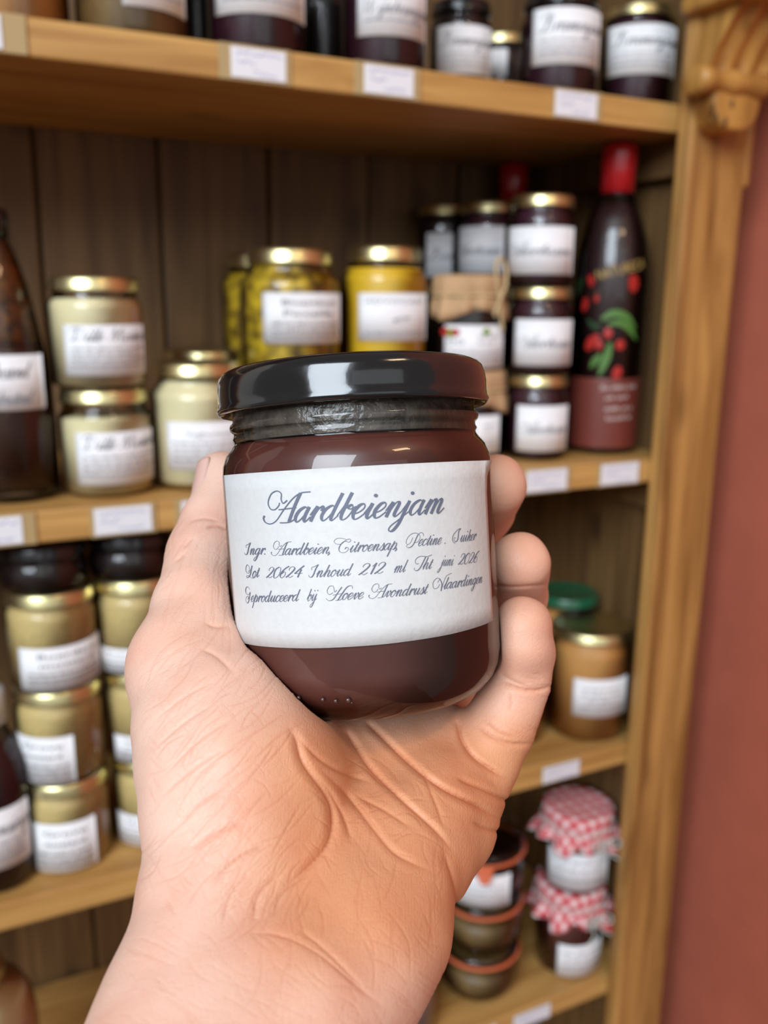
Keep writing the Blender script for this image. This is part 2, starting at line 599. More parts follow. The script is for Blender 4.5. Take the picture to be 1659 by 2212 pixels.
# ------------------------------------------------------------------ handwriting: a copperplate stroke alphabet
# glyph: advance, strokes (unslanted, x-height 1). Upper case and raw glyphs are drawn already slanted.
SL = 0.46
HAIR = [(0, .35), (.16, .8), (.24, .98)]
OVAL = [(.62, .86), (.42, 1.0), (.14, .78), (.03, .36), (.18, .02), (.4, .14), (.62, .62), (.67, .98)]
G = {
    'a': (.92, [OVAL, [(.68, 1.0), (.62, .5), (.64, .12), (.76, .0), (.98, .32)]]),
    'b': (.86, [[(0, .3), (.24, 1.1), (.32, 1.75)], [(.34, 1.8), (.27, 1.0), (.24, .3), (.38, 0), (.62, .14), (.76, .6), (.62, .98), (.44, .82), (.62, .7), (.9, .85)]]),
    'c': (.68, [[(.58, .74), (.6, .9), (.45, 1.0), (.2, .88), (.04, .45), (.18, .03), (.42, .05), (.72, .38)]]),
    'd': (.94, [OVAL[:-1] + [(.66, .9)], [(.74, 1.8), (.66, .9), (.63, .15), (.76, 0), (1.0, .32)]]),
    'e': (.66, [[(.02, .34), (.34, .46), (.54, .74), (.44, .99), (.2, .9), (.03, .45), (.17, .03), (.4, .04), (.7, .36)]]),
    'g': (.9, [OVAL, [(.68, 1.0), (.6, .3), (.52, -.45), (.3, -.95), (.06, -.9), (.08, -.62), (.4, -.25), (.94, .32)]]),
    'h': (1.0, [[(0, .3), (.24, 1.1), (.32, 1.75)], [(.34, 1.8), (.26, 1.0), (.18, 0)], [(.18, .15), (.4, .82), (.58, 1.0), (.7, .85), (.64, .3), (.7, .03), (.82, .04), (1.05, .36)]]),
    'i': (.54, [HAIR, [(.26, 1.0), (.19, .4), (.22, .1), (.34, 0), (.57, .34)], 'dot.26,1.5']),
    'j': (.5, [HAIR, [(.26, 1.0), (.18, .2), (.1, -.5), (-.1, -.95), (-.34, -.9), (-.32, -.62), (0, -.25), (.5, .32)], 'dot.26,1.5']),
    'k': (.88, [[(0, .3), (.24, 1.1), (.32, 1.75)], [(.34, 1.8), (.26, 1.0), (.18, 0)], [(.2, .35), (.44, .85), (.6, 1.0), (.68, .84), (.54, .6), (.34, .52)], [(.34, .52), (.54, .4), (.6, .1), (.72, 0), (.94, .32)]]),
    'l': (.5, [[(0, .3), (.24, 1.1), (.32, 1.75)], [(.34, 1.8), (.24, .8), (.21, .15), (.33, 0), (.56, .32)]]),
    'm': (1.36, [[(0, .42), (.16, .9), (.24, .96)], [(.25, 1.0), (.17, 0)], [(.18, .12), (.4, .84), (.55, 1.0), (.64, .85), (.56, 0)], [(.57, .12), (.8, .84), (.95, 1.0), (1.04, .85), (.97, .25), (1.03, .02), (1.15, .04), (1.38, .34)]]),
    'n': (.98, [[(0, .42), (.16, .9), (.24, .96)], [(.25, 1.0), (.17, 0)], [(.18, .12), (.4, .84), (.56, 1.0), (.66, .85), (.59, .25), (.65, .02), (.77, .04), (1.0, .34)]]),
    'o': (.74, [[(.45, 1.0), (.16, .85), (.03, .4), (.18, .02), (.44, .1), (.58, .55), (.46, .98), (.4, .86), (.58, .74), (.8, .8)]]),
    'p': (.9, [[(0, .4), (.2, .95), (.26, 1.2)], [(.27, 1.25), (.14, .2), (.02, -1.0)], [(.17, .2), (.36, .8), (.54, 1.0), (.7, .8), (.66, .3), (.5, 0), (.3, .1)], [(.5, 0), (.66, .06), (.9, .32)]]),
    'r': (.7, [[(0, .42), (.16, .9), (.24, .96)], [(.26, 1.02), (.17, 0)], [(.18, .12), (.38, .8), (.54, 1.0), (.63, .92), (.58, .78)], [(.58, .78), (.62, .7), (.74, .66)]]),
    's': (.6, [[(0, .25), (.25, .8), (.35, 1.12)], [(.35, 1.08), (.44, .7), (.5, .3), (.34, 0), (.12, .06), (.12, .22)], [(.36, 0), (.5, .06), (.72, .34)]]),
    't': (.52, [[(0, .3), (.2, .9), (.3, 1.4)], [(.33, 1.45), (.22, .5), (.21, .12), (.34, 0), (.57, .32)], [(.04, 1.0), (.28, 1.04), (.52, 1.02)]]),
    'u': (.98, [HAIR, [(.26, 1.0), (.18, .3), (.27, .02), (.44, .1), (.64, .7), (.72, 1.0)], [(.73, 1.0), (.65, .3), (.72, .02), (.84, .04), (1.04, .36)]]),
    'v': (.8, [HAIR, [(.24, .98), (.32, .85), (.28, .4), (.34, .02), (.54, .25), (.68, .7), (.6, 1.0), (.55, .86), (.7, .74), (.9, .82)]]),
    'w': (1.2, [HAIR, [(.26, 1.0), (.18, .3), (.27, .02), (.44, .1), (.64, .7), (.7, .98)], [(.72, .98), (.66, .4), (.72, .02), (.92, .25), (1.06, .7), (.98, 1.0), (.95, .86), (1.1, .76), (1.28, .82)]]),
    '0': (.92, [[(.5, 1.65), (.16, 1.35), (.06, .75), (.2, .06), (.45, 0), (.74, .3), (.84, .9), (.74, 1.5), (.5, 1.65)]]),
    '1': (.66, [[(.18, 1.15), (.46, 1.62)], [(.46, 1.65), (.34, 0)]]),
    '2': (.94, [[(.2, 1.1), (.12, 1.3), (.26, 1.58), (.54, 1.65), (.78, 1.38), (.64, .9), (.32, .4), (.04, .04)], [(.04, .04), (.28, .2), (.56, .02), (.88, .28)]]),
    '4': (.98, [[(.86, 1.75), (.5, 1.25), (.04, .58)], [(.04, .58), (.5, .6), (.98, .62)], [(.7, 1.2), (.62, .6), (.58, 0)]]),
    '6': (.86, [[(.86, 1.75), (.5, 1.45), (.15, .9), (.08, .3), (.34, 0), (.64, .25), (.66, .75), (.42, .92), (.15, .6)]]),
    '.': (.4, ['dot.05,.06']),
    ',': (.4, ['dot.05,.06', [(.1, .05), (.06, -.1), (-.06, -.26)]]),
    ' ': (.6, []),
}


def raw(x0, base, sc, strokes):
    return [[((x - x0) / sc, (base - y) / sc) for x, y in s] for s in strokes]


CAPS = {
    'A': (2.28, raw(40, 350, 125, [[(62, 285), (48, 308), (62, 342), (110, 358), (170, 330), (250, 235), (330, 150), (400, 105), (478, 98)],
                                    [(285, 160), (248, 184), (234, 150), (240, 100), (205, 76), (150, 100), (112, 170), (125, 225), (165, 236), (205, 205), (216, 178)],
                                    [(400, 104), (352, 190), (312, 270), (276, 346)], [(200, 238), (280, 232), (352, 226)], [(198, 351), (270, 350), (318, 330), (345, 300)]])),
    'I': (1.05, raw(122, 385, 80, [[(165, 295), (170, 264), (200, 254), (245, 232)], [(247, 230), (208, 290), (180, 350), (155, 380), (130, 380), (122, 355)]])),
    'C': (1.95, raw(1215, 360, 80, [[(1372, 240), (1330, 225), (1285, 260), (1258, 315), (1270, 352), (1310, 362), (1352, 340), (1362, 305), (1340, 300), (1325, 320)],
                                     [(1372, 240), (1398, 222), (1385, 200), (1340, 215), (1290, 255), (1235, 252), (1212, 222), (1240, 190), (1290, 186), (1345, 200)]])),
    'P': (1.95, raw(530, 290, 80, [[(690, 150), (660, 200), (630, 255), (595, 292), (555, 302), (532, 285), (545, 268)],
                                    [(640, 245), (680, 238), (712, 195), (705, 150), (650, 128), (585, 148), (540, 200), (530, 245), (555, 262), (590, 235), (620, 180)],
                                    [(690, 150), (725, 128), (758, 140), (762, 172)]])),
    'S': (1.45, raw(1110, 240, 80, [[(1252, 72), (1222, 100), (1208, 135), (1200, 175), (1185, 215), (1150, 232), (1132, 205), (1142, 180), (1160, 186)],
                                    [(1252, 72), (1215, 78), (1165, 110), (1125, 150), (1108, 200), (1122, 240), (1150, 246)]])),
    'L': (1.3, raw(140, 665, 80, [[(184, 588), (212, 575), (216, 535), (192, 503), (160, 530), (148, 580), (170, 612), (205, 600), (245, 555), (268, 516)],
                                   [(268, 516), (246, 560), (218, 622), (182, 660)], [(182, 660), (148, 668), (142, 650), (180, 642), (235, 674), (285, 664), (310, 635)]])),
    'T': (1.35, raw(640, 575, 80, [[(885, 402), (820, 420), (740, 412), (690, 424), (655, 462), (668, 502), (702, 498)],
                                    [(800, 418), (752, 500), (712, 560), (672, 585), (640, 570), (646, 545)]])),
    'G': (1.3, raw(125, 960, 80, [[(232, 800), (208, 765), (170, 772), (145, 812), (150, 850), (190, 868), (232, 838)],
                                   [(236, 832), (214, 890), (188, 945), (155, 982)], [(155, 982), (128, 965), (128, 925), (155, 895), (190, 890), (178, 925), (166, 918)]])),
    'H': (2.25, raw(1110, 950, 80, [[(1300, 795), (1250, 860), (1192, 940), (1140, 956), (1110, 930)],
                                     [(1240, 830), (1212, 852), (1205, 782), (1160, 785), (1130, 840), (1150, 882), (1195, 860)],
                                     [(1415, 820), (1410, 785), (1360, 795), (1292, 880), (1240, 955)], [(1190, 890), (1250, 880), (1310, 872)], [(1215, 955), (1268, 950), (1310, 918)]])),
    'V': (1.6, raw(870, 830, 80, [[(936, 738), (946, 718), (968, 692), (922, 684), (876, 740), (882, 808), (930, 800), (958, 760)],
                                   [(966, 692), (986, 760), (966, 848)], [(964, 848), (1020, 722), (1062, 662), (1130, 640)]])),
    'B': (1.8, [[(1.35, 2.0), (1.0, 1.1), (.6, .2), (.2, -.1), (-.2, .1), (-.1, .4)], [(.5, 1.5), (.7, 2.0), (1.5, 2.1), (1.7, 1.6), (1.1, 1.1), (1.6, .9), (1.5, .2), (.9, 0), (.5, .25)]]),
    'D': (1.9, [[(1.1, 2.0), (.8, 1.0), (.4, .15), (0, .1)], [(.2, .2), (.7, 0), (1.5, .4), (1.9, 1.3), (1.5, 2.0), (.7, 2.05), (.1, 1.6)]]),
    'M': (2.4, [[(0, .1), (.4, .3), (1.2, 2.0)], [(1.2, 2.0), (1.1, .9), (1.05, 0)], [(1.05, 0), (1.6, 1.1), (2.2, 2.0)], [(2.2, 2.0), (1.95, .9), (1.9, .1), (2.1, 0), (2.4, .3)]]),
    'W': (2.6, [[(.2, 1.5), (.5, 2.0), (.8, 1.9)], [(.8, 1.9), (.6, .9), (.6, 0)], [(.6, 0), (1.2, 1.1), (1.7, 1.9)], [(1.7, 1.9), (1.5, .9), (1.5, 0)], [(1.5, 0), (2.1, 1.0), (2.5, 2.0)]]),
}


MAINS = {'A': {0: .62, 2: 1}, 'I': {1: 1}, 'C': {0: .9}, 'P': {0: 1}, 'S': {0: 1, 1: .45}, 'L': {0: .4, 1: 1, 2: .7}, 'T': {1: 1, 0: .3}, 'G': {0: .85, 1: 1, 2: .4}, 'H': {0: .75, 2: 1}, 'V': {1: 1},
         'B': {0: 1, 1: .5}, 'D': {0: 1, 1: .5}, 'M': {1: 1, 3: 1}, 'W': {1: 1, 3: 1}}


def script_strokes(text):
    """strokes of a line of text as point lists (x-height units) and its width"""
    out, x = [], 0.0
    for ch in text:
        if ch in CAPS:
            adv, st = CAPS[ch]
            for i, s in enumerate(st):
                out.append((MAINS[ch].get(i, .12), [np.array((x + p[0], p[1])) for p in s]))
            x += adv - 0.1
            continue
        adv, st = G.get(ch, G[' '])
        for s in st:
            if isinstance(s, str):
                px, py = map(float, s[3:].split(','))
                out.append(('dot', np.array((x + px + SL * py, py))))
            else:
                out.append((1.0, [np.array((x + p[0] + SL * p[1], p[1])) for p in s]))
        x += adv
    return out, x


def ribbons(text, thin, thick, n=5):
    """flat pen strokes with pressure on the way down: list of quad strips in x-height units"""
    strokes, wdt = script_strokes(text)
    V, Fc = [], []
    for s in strokes:
        if s[0] == 'dot':
            c = s[1]
            b = len(V)
            r = thick * 0.62
            for k in range(10):
                a = 2 * math.pi * k / 10
                V.append((c[0] + r * math.cos(a), c[1] + r * math.sin(a)))
            Fc.append(tuple(range(b, b + 10)))
            continue
        wt, s = s
        P = catmull(s, n)
        b = len(V)
        m = len(P)
        ws = []
        for i in range(m):
            d = P[min(i + 1, m - 1)] - P[max(i - 1, 0)]
            d = d / (np.linalg.norm(d) + 1e-9)
            down = max(0.0, -(d[1] * 0.91 + d[0] * 0.42))
            ws.append(thin + (thick - thin) * wt * down ** 1.6)
        ws = np.convolve(np.pad(ws, 2, mode='edge'), np.ones(5) / 5, 'valid')
        for i in range(m):
            d = P[min(i + 1, m - 1)] - P[max(i - 1, 0)]
            d = d / (np.linalg.norm(d) + 1e-9)
            nn = np.array((-d[1], d[0])) * ws[i] / 2
            V.append(tuple(P[i] + nn))
            V.append(tuple(P[i] - nn))
        for i in range(m - 1):
            Fc.append((b + 2 * i, b + 2 * i + 1, b + 2 * i + 3, b + 2 * i + 2))
    return V, Fc, wdt


def print_text(text):
    """block lettering with Blender's built-in face, unit height capitals"""
    cu = bpy.data.curves.new('lettering', 'FONT')
    cu.body = text
    cu.resolution_u = 2
    ob = bpy.data.objects.new('lettering', cu)
    me = ob.to_mesh()
    V = [(v.co.x / 0.7, v.co.y / 0.7) for v in me.vertices]
    Fc = [tuple(p.vertices) for p in me.polygons]
    ob.to_mesh_clear()
    bpy.data.objects.remove(ob)
    bpy.data.curves.remove(cu)
    wdt = max(v[0] for v in V) if V else 0
    return V, Fc, wdt


def greek(width, rnd):
    """a line of print too small to read: little upright marks in word groups, unit height"""
    V, Fc = [], []
    x = 0.0
    while x < width:
        n = rnd.randint(3, 9)
        for k in range(n):
            if x > width:
                break
            h = rnd.choice((0.7, 0.7, 1.0))
            b = len(V)
            V += [(x, 0), (x + .3, 0), (x + .3, h), (x, h)]
            Fc.append((b, b + 1, b + 2, b + 3))
            x += 0.5
        x += 0.5
    return V, Fc


# ------------------------------------------------------------------ the room
o = box('wall_back', -2.2, 0.80, 0.335, 0.42, 0.0, 2.8, WALL_PALE)
o['kind'] = 'structure'
o = box('wall_right', 0.80, 0.90, -1.1, 0.42, 0.0, 2.8, WALL_RED)
o['kind'] = 'structure'
o = box('floor', -2.2, 0.80, -3.2, 0.335, -0.06, 0.0, FLOORM)
o['kind'] = 'structure'

# ------------------------------------------------------------------ the bookcase
ZA, ZB, ZC, ZD = 1.35 + .187, 1.35 - .160, 1.35 - .491, 1.35 - .806   # shelf tops
TH = 0.026
XL, XR, DEP = -0.46, 0.651, 0.285          # opening between the stiles
XI = 0.690                                  # inner face of the right side, hidden behind its stile
bc = thing('bookcase', 'tall open pine bookcase with shelves of preserves against the red wall', 'bookcase', (0, 0, 0))
for zt in (ZA, ZB, ZC, ZD, 0.24):
    box('shelf', XL, XI - 0.001, 0.0, DEP - 0.008, zt - TH, zt, WOOD_SHELF, bc, 0.0025)
for xi in range(11):
    x0 = XL - 0.04 + 0.034 + xi * 0.1215 - 0.033 + 0.005
    x0 = 0.088 - 0.1215 * 4 + xi * 0.1215
    x1 = x0 + 0.1185
    x1 = min(x1, XI + 0.02)
    if x0 > XI:
        break
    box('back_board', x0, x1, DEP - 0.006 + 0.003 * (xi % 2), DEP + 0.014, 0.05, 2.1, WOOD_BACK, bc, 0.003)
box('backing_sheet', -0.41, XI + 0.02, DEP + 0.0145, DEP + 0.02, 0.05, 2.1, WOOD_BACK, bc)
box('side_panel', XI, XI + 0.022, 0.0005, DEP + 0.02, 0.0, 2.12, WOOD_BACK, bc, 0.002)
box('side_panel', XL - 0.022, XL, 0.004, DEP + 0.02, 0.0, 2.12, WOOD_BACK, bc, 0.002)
box('top_board', XL - 0.1, XR + 0.13, -0.07, DEP + 0.02, 2.12, 2.15, WOOD_POST, bc, 0.005)
box('plinth', XL - 0.02, XR + 0.06, -0.010, -0.0003, 0.0, 0.16, WOOD_POST, bc, 0.003)
for zt in (ZA, ZB, ZC, ZD):
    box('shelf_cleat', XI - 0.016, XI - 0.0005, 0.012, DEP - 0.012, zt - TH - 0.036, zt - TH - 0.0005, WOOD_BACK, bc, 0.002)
for sgn, xa, xb in ((1, XR - 0.001, 0.735), (-1, XL - 0.083, XL + 0.001)):
    box('front_stile', xa, xb, -0.012, -0.0003, 0.0, 2.12, WOOD_POST, bc, 0.004)
    xe = xa if sgn > 0 else xb - 0.016
    box('stile_bead', xe, xe + 0.016, -0.018, -0.010, 0.02, 2.11, WOOD_POST, bc, 0.006)
zstep = at(1590, 405, -0.012)[0][2]
box('stile_panel', 0.733, 0.7445, -0.0115, -0.001, zstep, 2.05, WOOD_CARVED, bc, 0.005)
# carved corbel at the head of the stile: rounded pad, scroll and fluted block
corb_z = at(1570, 290, -0.03)[0][2]
pad_w0, pad_w1 = at(1517, 220, -0.03)[0][0], at(1622, 230, -0.03)[0][0]
pad_top = at(1570, 205, -0.03)[0][2]
n = 18
pts = []
cxp, hw = (pad_w0 + pad_w1) / 2, (pad_w1 - pad_w0) / 2
hh = pad_top - corb_z
for k in range(n + 1):
    a = math.pi + math.pi * k / n
    pts.append((cxp + hw * math.copysign(abs(math.cos(a)) ** 0.75, math.cos(a)), pad_top - hh * abs(math.sin(a)) ** 0.8))
V, Fc = [], []
cz = pad_top - hh * .42
for y_, sc_ in ((-.008, 1.0), (-.036, 1.0), (-.0405, .975), (-.0432, .92), (-.0442, .82)):
    V += [(cxp + (x - cxp) * sc_, y_, cz + (z - cz) * sc_) for x, z in pts]
m_ = len(pts)
for r_ in range(4):
    for k in range(m_):
        j = (k + 1) % m_
        Fc.append((r_ * m_ + k, r_ * m_ + j, (r_ + 1) * m_ + j, (r_ + 1) * m_ + k))
Fc.append(tuple(range(4 * m_, 5 * m_)))
Fc.append(tuple(range(m_))[::-1])
pad = mesh_obj('corbel_pad', V, Fc, WOOD_CARVED, bc, sm=False)
for (u, v) in ((1540, 232), (1548, 254), (1583, 224), (1568, 262)):   # little dark wood drops: shade inside gouged holes, put in as colour
    p, t = at(u, v, -0.045)
    V, Fc = lathe_data([(0, -.0022), (.0026, -.0012), (.0036, 0), (.0026, .0012), (0, .0022)], 10)
    V = [(p[0] + a * .8, -0.0442 + c * .3, p[2] + b * 1.2) for a, b, c in V]
    mesh_obj('gouge_shade', V, Fc, WOOD_BACK, pad)
sx0, sx1 = at(1519, 175, -0.05)[0][0], at(1668, 180, -0.05)[0][0]
sz0, sz1 = at(1585, 212, -0.045)[0][2], at(1585, 143, -0.045)[0][2]
sr = (sz1 - sz0) / 2
scx = (sz0 + sz1) / 2
prof = [(0, 0), (sr * .8, .0), (sr, .004), (sr, .014), (sr * .86, .019), (sr * .8, .03), (sr * .95, .038), (sr * .95, .044), (sr * .8, .052), (sr * .86, .063)]
ln = sx1 - sx0
prof = [(r, z / .082 * ln) for r, z in prof] + [(sr, ln * .85), (sr, ln * .96), (sr * .8, ln), (0, ln)]
V, Fc = lathe_data(prof, 24)
V = [(sx0 + c, -0.036 + b * 1.25, scx + a) for a, b, c in V]
mesh_obj('corbel_scroll', V, [f[::-1] for f in Fc], WOOD_CARVED, bc)
# fluted block leaning outward above the scroll
bz0, bz1 = sz1 - 0.004, at(1600, 5, -0.06)[0][2]
bx0, bx1 = at(1548, 128, -0.045)[0][0], at(1680, 128, -0.045)[0][0]
nf = 33
V, Fc = [], []
for j, tz in enumerate(np.linspace(0, 1, 9)):
    z = bz0 + (bz1 - bz0) * tz
    yb = -0.036 - 0.03 * tz ** 1.4
    for k in range(nf):
        tx = k / (nf - 1)
        flute = 0.006 * (math.sin(tx * math.pi * 3) ** 2) * (1 if 0.06 < tx < .94 else 0)
        V.append((bx0 + (bx1 - bx0) * tx + 0.004 * tz, yb + flute, z))
base = len(V)
for j, tz in enumerate(np.linspace(0, 1, 9)):
    z = bz0 + (bz1 - bz0) * tz
    for k in range(nf):
        V.append((bx0 + (bx1 - bx0) * k / (nf - 1) + 0.004 * tz, -0.004, z))
for j in range(8):
    for k in range(nf - 1):
        a = j * nf + k
        Fc.append((a, a + 1, a + nf + 1, a + nf))
        Fc.append((base + a, base + a + nf, base + a + nf + 1, base + a + 1))
    Fc.append((j * nf, (j + 1) * nf, base + (j + 1) * nf, base + j * nf))
    Fc.append((j * nf + nf - 1, base + j * nf + nf - 1, base + (j + 1) * nf + nf - 1, (j + 1) * nf + nf - 1))
for k in range(nf - 1):
    Fc.append((k, base + k, base + k + 1, k + 1))
    a = 8 * nf + k
    Fc.append((a, a + 1, base + a + 1, base + a))
mesh_obj('corbel_block', V, Fc, WOOD_CARVED, bc, sm=False)
box('corbel_cap', bx0 - 0.012, bx1 + 0.012, -0.085, -0.004, bz1, bz1 + 0.024, WOOD_CARVED, bc, 0.005)


# ------------------------------------------------------------------ price cards on the shelf edges
def price_card(u0, u1, ztop, label, seed, hold=(0.009, 0.007), high=0.0235, tilt=0.0, marks=True):
    x0 = at(u0, pix((0, 0, 0))[1], 0)[0][0]
    # find the edge position on the shelf front by iterating on the pixel column
    def col_x(u):
        lo, hi = -0.5, 1.0
        for _ in range(50):
            mid = (lo + hi) / 2
            if pix((mid, -0.002, ztop - 0.013))[0] < u:
                lo = mid
            else:
                hi = mid
        return lo
    x0, x1 = col_x(u0), col_x(u1)
    wd = x1 - x0
    root = thing('price_card', label, 'price card', ((x0 + x1) / 2, -0.0002, ztop - TH / 2), 0, 'price cards along the shelf edges')
    root.rotation_euler = (0, tilt, 0)
    bm_obj('card_holder', box_bm(-wd / 2 - hold[0], wd / 2 + hold[1], -0.0016, 0.0, -high / 2 - .001, high / 2 + .001, 0.0005, 1), HOLDM, root)
    bm_obj('card', box_bm(-wd / 2, wd / 2, -0.0026, -0.0014, -high / 2 + .001, high / 2 - .001, 0.0003, 1), CARDM, root)
    if marks:
        rnd = random.Random(seed)
        V, Fc = [], []
        for (zz, a, b) in ((.0065, -.42, .42), (.000, -.4, -.05), (-.0065, -.1, .35)):
            P = []
            x = a * wd
            while x < b * wd:
                P.append((x, zz + rnd.uniform(-.0017, .0017)))
                x += rnd.uniform(.0008, .0018)
            P = catmull(P, 3)
            bb = len(V)
            for i, p in enumerate(P):
                V += [(p[0], -0.0029, p[1] + .00028), (p[0] + .0002, -0.0029, p[1] - .00028)]
            for i in range(len(P) - 1):
                Fc.append((bb + 2 * i, bb + 2 * i + 1, bb + 2 * i + 3, bb + 2 * i + 2))
        mesh_obj('handwriting', V, Fc, INKBLUE, root, sm=False)
    return root


price_card(-60, 4, ZA, 'white price card at the left end of the top shelf edge, cut by the picture', 1, (.009, .016))
price_card(499, 617, ZA, 'white price card on the top shelf edge under the largest purple jam jar', 2, (.009, .005))
price_card(787, 893, ZA, 'white price card on the top shelf edge under the jam jar labelled Wijnbessenjam', 3, (.008, .007))
price_card(1200, 1289, ZA, 'white price card on the top shelf edge under the two bramble jam jars', 4, (.001, .007))
price_card(-80, 49, ZB, 'white price card on the middle shelf edge below the dark bottle', 5, (.008, .01))
price_card(204, 328, ZB, 'white price card on the middle shelf edge below the cream jar stack', 6, (.003, .004))
price_card(393, 510, ZB, 'white price card on the middle shelf edge half hidden behind the thumb', 7, (.005, .004))
price_card(1137, 1224, ZB, 'white price card on the middle shelf edge below the stack of three dark jam jars', 8, (.002, .006))
price_card(1299, 1378, ZB, 'white price card on the middle shelf edge below the red capped bottle', 9, (.004, .004))
price_card(1173, 1251, ZC, 'small white price card on the lower shelf edge under the orange sauce jar', 10, (.001, .001), .020)
price_card(1110, 1188, ZD, 'small white price card on the bottom shelf edge below the jars with orange rubber rings', 11, (.001, .001), .020)
price_card(990, 1072, ZD, 'small white price card on the bottom shelf edge beside the wrist', 12, (.001, .001), .020)


# ------------------------------------------------------------------ jars
def jar_profile(r, h, lid_h, neck, kind='jam'):
    hb = h - lid_h * 0.75
    c = r * 0.2
    rn = r * neck
    if kind == 'straight':
        return [(0, .0008), (r * .78, .0008), (r * .9, .0012), (r, c * .6), (r, hb - r * .42), (r * .985, hb - r * .35), (rn + .001, hb - r * .26), (rn, hb - r * .2), (rn, hb), (rn, h - .002)]
    sh = hb - r * 0.52
    return [(0, .0008), (r * .74, .0008), (r * .84, .0), (r * .95, c * .35), (r, c), (r, sh), (r * .985, sh + r * .1), (rn + (r - rn) * .45, sh + r * .22), (rn, sh + r * .3),
            (rn, hb - r * .12), (rn * 1.03, hb - r * .08), (rn, hb - .001), (rn, h - .002)]


def lid_prof(rl, z0, lh):
    return [(rl * .9, z0), (rl * .985, z0), (rl, z0 + .0012), (rl * .985, z0 + .0026), (rl * .975, z0 + lh * .7), (rl * .94, z0 + lh * .95), (rl * .9, z0 + lh), (rl * .86, z0 + lh * .9), (rl * .3, z0 + lh * .93), (0, z0 + lh * .93)]


def wrap(V, ang, r, wdt_sc, h_sc, zc, off):
    """flat (x, y) lettering onto a cylinder of radius r around z, centred at angle ang"""
    out = []
    for x, y in V:
        a = ang + x * wdt_sc / r
        out.append(((r + off) * math.cos(a), (r + off) * math.sin(a), zc + y * h_sc))
    return out


def add_label(root, r, a0, a1, z0, z1, texts, pm=PAPER, ink=INK, seed=0, off=0.0004, tilt=0.0):
    n = 14
    V, Fc = [], []
    for rr in (r + off + .0003, r + off):
        for zz in (z0, z1):
            for k in range(n + 1):
                a = a0 + (a1 - a0) * k / n
                V.append((rr * math.cos(a), rr * math.sin(a), zz + tilt * (k / n - .5)))
    m = n + 1
    for k in range(n):
        Fc.append((k, k + 1, m + k + 1, m + k))
        Fc.append((2 * m + k, 3 * m + k, 3 * m + k + 1, 2 * m + k + 1))
        Fc.append((k, 2 * m + k, 2 * m + k + 1, k + 1))
        Fc.append((m + k, m + k + 1, 3 * m + k + 1, 3 * m + k))
    for k in (0, n):
        Fc.append((k, m + k, 3 * m + k, 2 * m + k))
    lab = mesh_obj('label', V, Fc, pm, root)
    wid = (a1 - a0) * r
    H = z1 - z0
    rnd = random.Random(seed)
    allV, allF = [], []
    for (kind, txt, yf, hf, x0f, x1f) in texts:
        # kind: s script, b block, g greeked line; yf baseline fraction from top, hf height fraction
        zc = z1 - yf * H
        tw = (x1f - x0f) * wid
        if kind == 'g':
            hs = hf * H
            v, f = greek(tw / hs, rnd)
            xs = hs
            v = [(x, y) for x, y in v]
        elif kind == 's':
            v, f, wd = ribbons(txt, .09, .22, 3)
            hs = hf * H
            xs = tw / max(wd, .1)
        else:
            v, f, wd = print_text(txt)
            hs = hf * H
            xs = tw / max(wd, .1)
        xc0 = (x0f - .5) * wid
        b = len(allV)
        vv = []
        for x, y in v:
            aa = (a0 + a1) / 2 + (xc0 + x * xs) / r
            rr = r + off + .0005
            vv.append((rr * math.cos(aa), rr * math.sin(aa), zc + y * hs))
        allV += vv
        allF += [tuple(i + b for i in q) for q in f]
    if allV:
        mesh_obj('lettering', allV, allF, ink, lab, sm=False)
    return lab


def jar(name, label, group, uc, vmid, yc, z, w=None, r=None, h=0.09, content=C_CREAM, lid=GOLD, lab=None, texts=(), neck=0.88,
        kind='jam', fill=0.86, lid_h=0.0115, cat='jar', seed=0, ink=INK):
    """a lidded glass jar standing at depth yc on level z; uc, vmid: where its middle shows, w: its width in pixels"""
    p, t = at(uc, vmid, yc)
    if r is None:
        r = w / 2 / F * t * 0.985
    x = p[0]
    root = thing(name, label, cat, (x, yc, z), 0, group)
    hl = lid_h
    prof = jar_profile(r, h, hl, neck, kind)
    lathe('glass', prof, GLASS, root)
    # contents just inside the wall
    top = h * fill
    ip = []
    for (rr, zz) in prof:
        if zz < top:
            ip.append((max(rr - .0012, 0), max(zz, .0025)))
    rt = ip[-1][0]
    ip += [(rt, top), (rt * .6, top + .0012), (0, top + .0012)]
    lathe('contents', ip, content, root)
    rl = r * neck + .0028
    lathe('lid', lid_prof(rl, h - hl, hl), lid, root)
    if lab:
        ul, vt, ur, vb = lab
        toward = math.atan2(CAM[1] - yc, CAM[0] - x)
        ctr = np.array((x, yc, 0))
        # pixel edges to angles about the axis, pixel rows to heights on the facing side
        fx, fy = x + r * math.cos(toward), yc + r * math.sin(toward)
        def solve_z(v):
            lo, hi = z - .3, z + .4
            for _ in range(50):
                mid = (lo + hi) / 2
                if pix((fx, fy, mid))[1] > v:
                    lo = mid
                else:
                    hi = mid
            return lo
        z0, z1 = solve_z(vb), solve_z(vt)
        zm = (z0 + z1) / 2
        def solve_a(u):
            best, ba = 1e9, 0
            for a in np.linspace(-1.35, 1.35, 109):
                q = (x + r * math.cos(toward + a), yc + r * math.sin(toward + a), zm)
                d = abs(pix(q)[0] - u)
                if d < best:
                    best, ba = d, a
            return toward + ba
        a0, a1 = solve_a(ul), solve_a(ur)
        if a1 - a0 < 0.3:
            a1 = a0 + .8
        add_label(root, r, a0, a1, max(z0 - z, .004), min(z1 - z, h - hl - .004), texts, seed=seed, ink=ink)
    return root, x, r, z + h


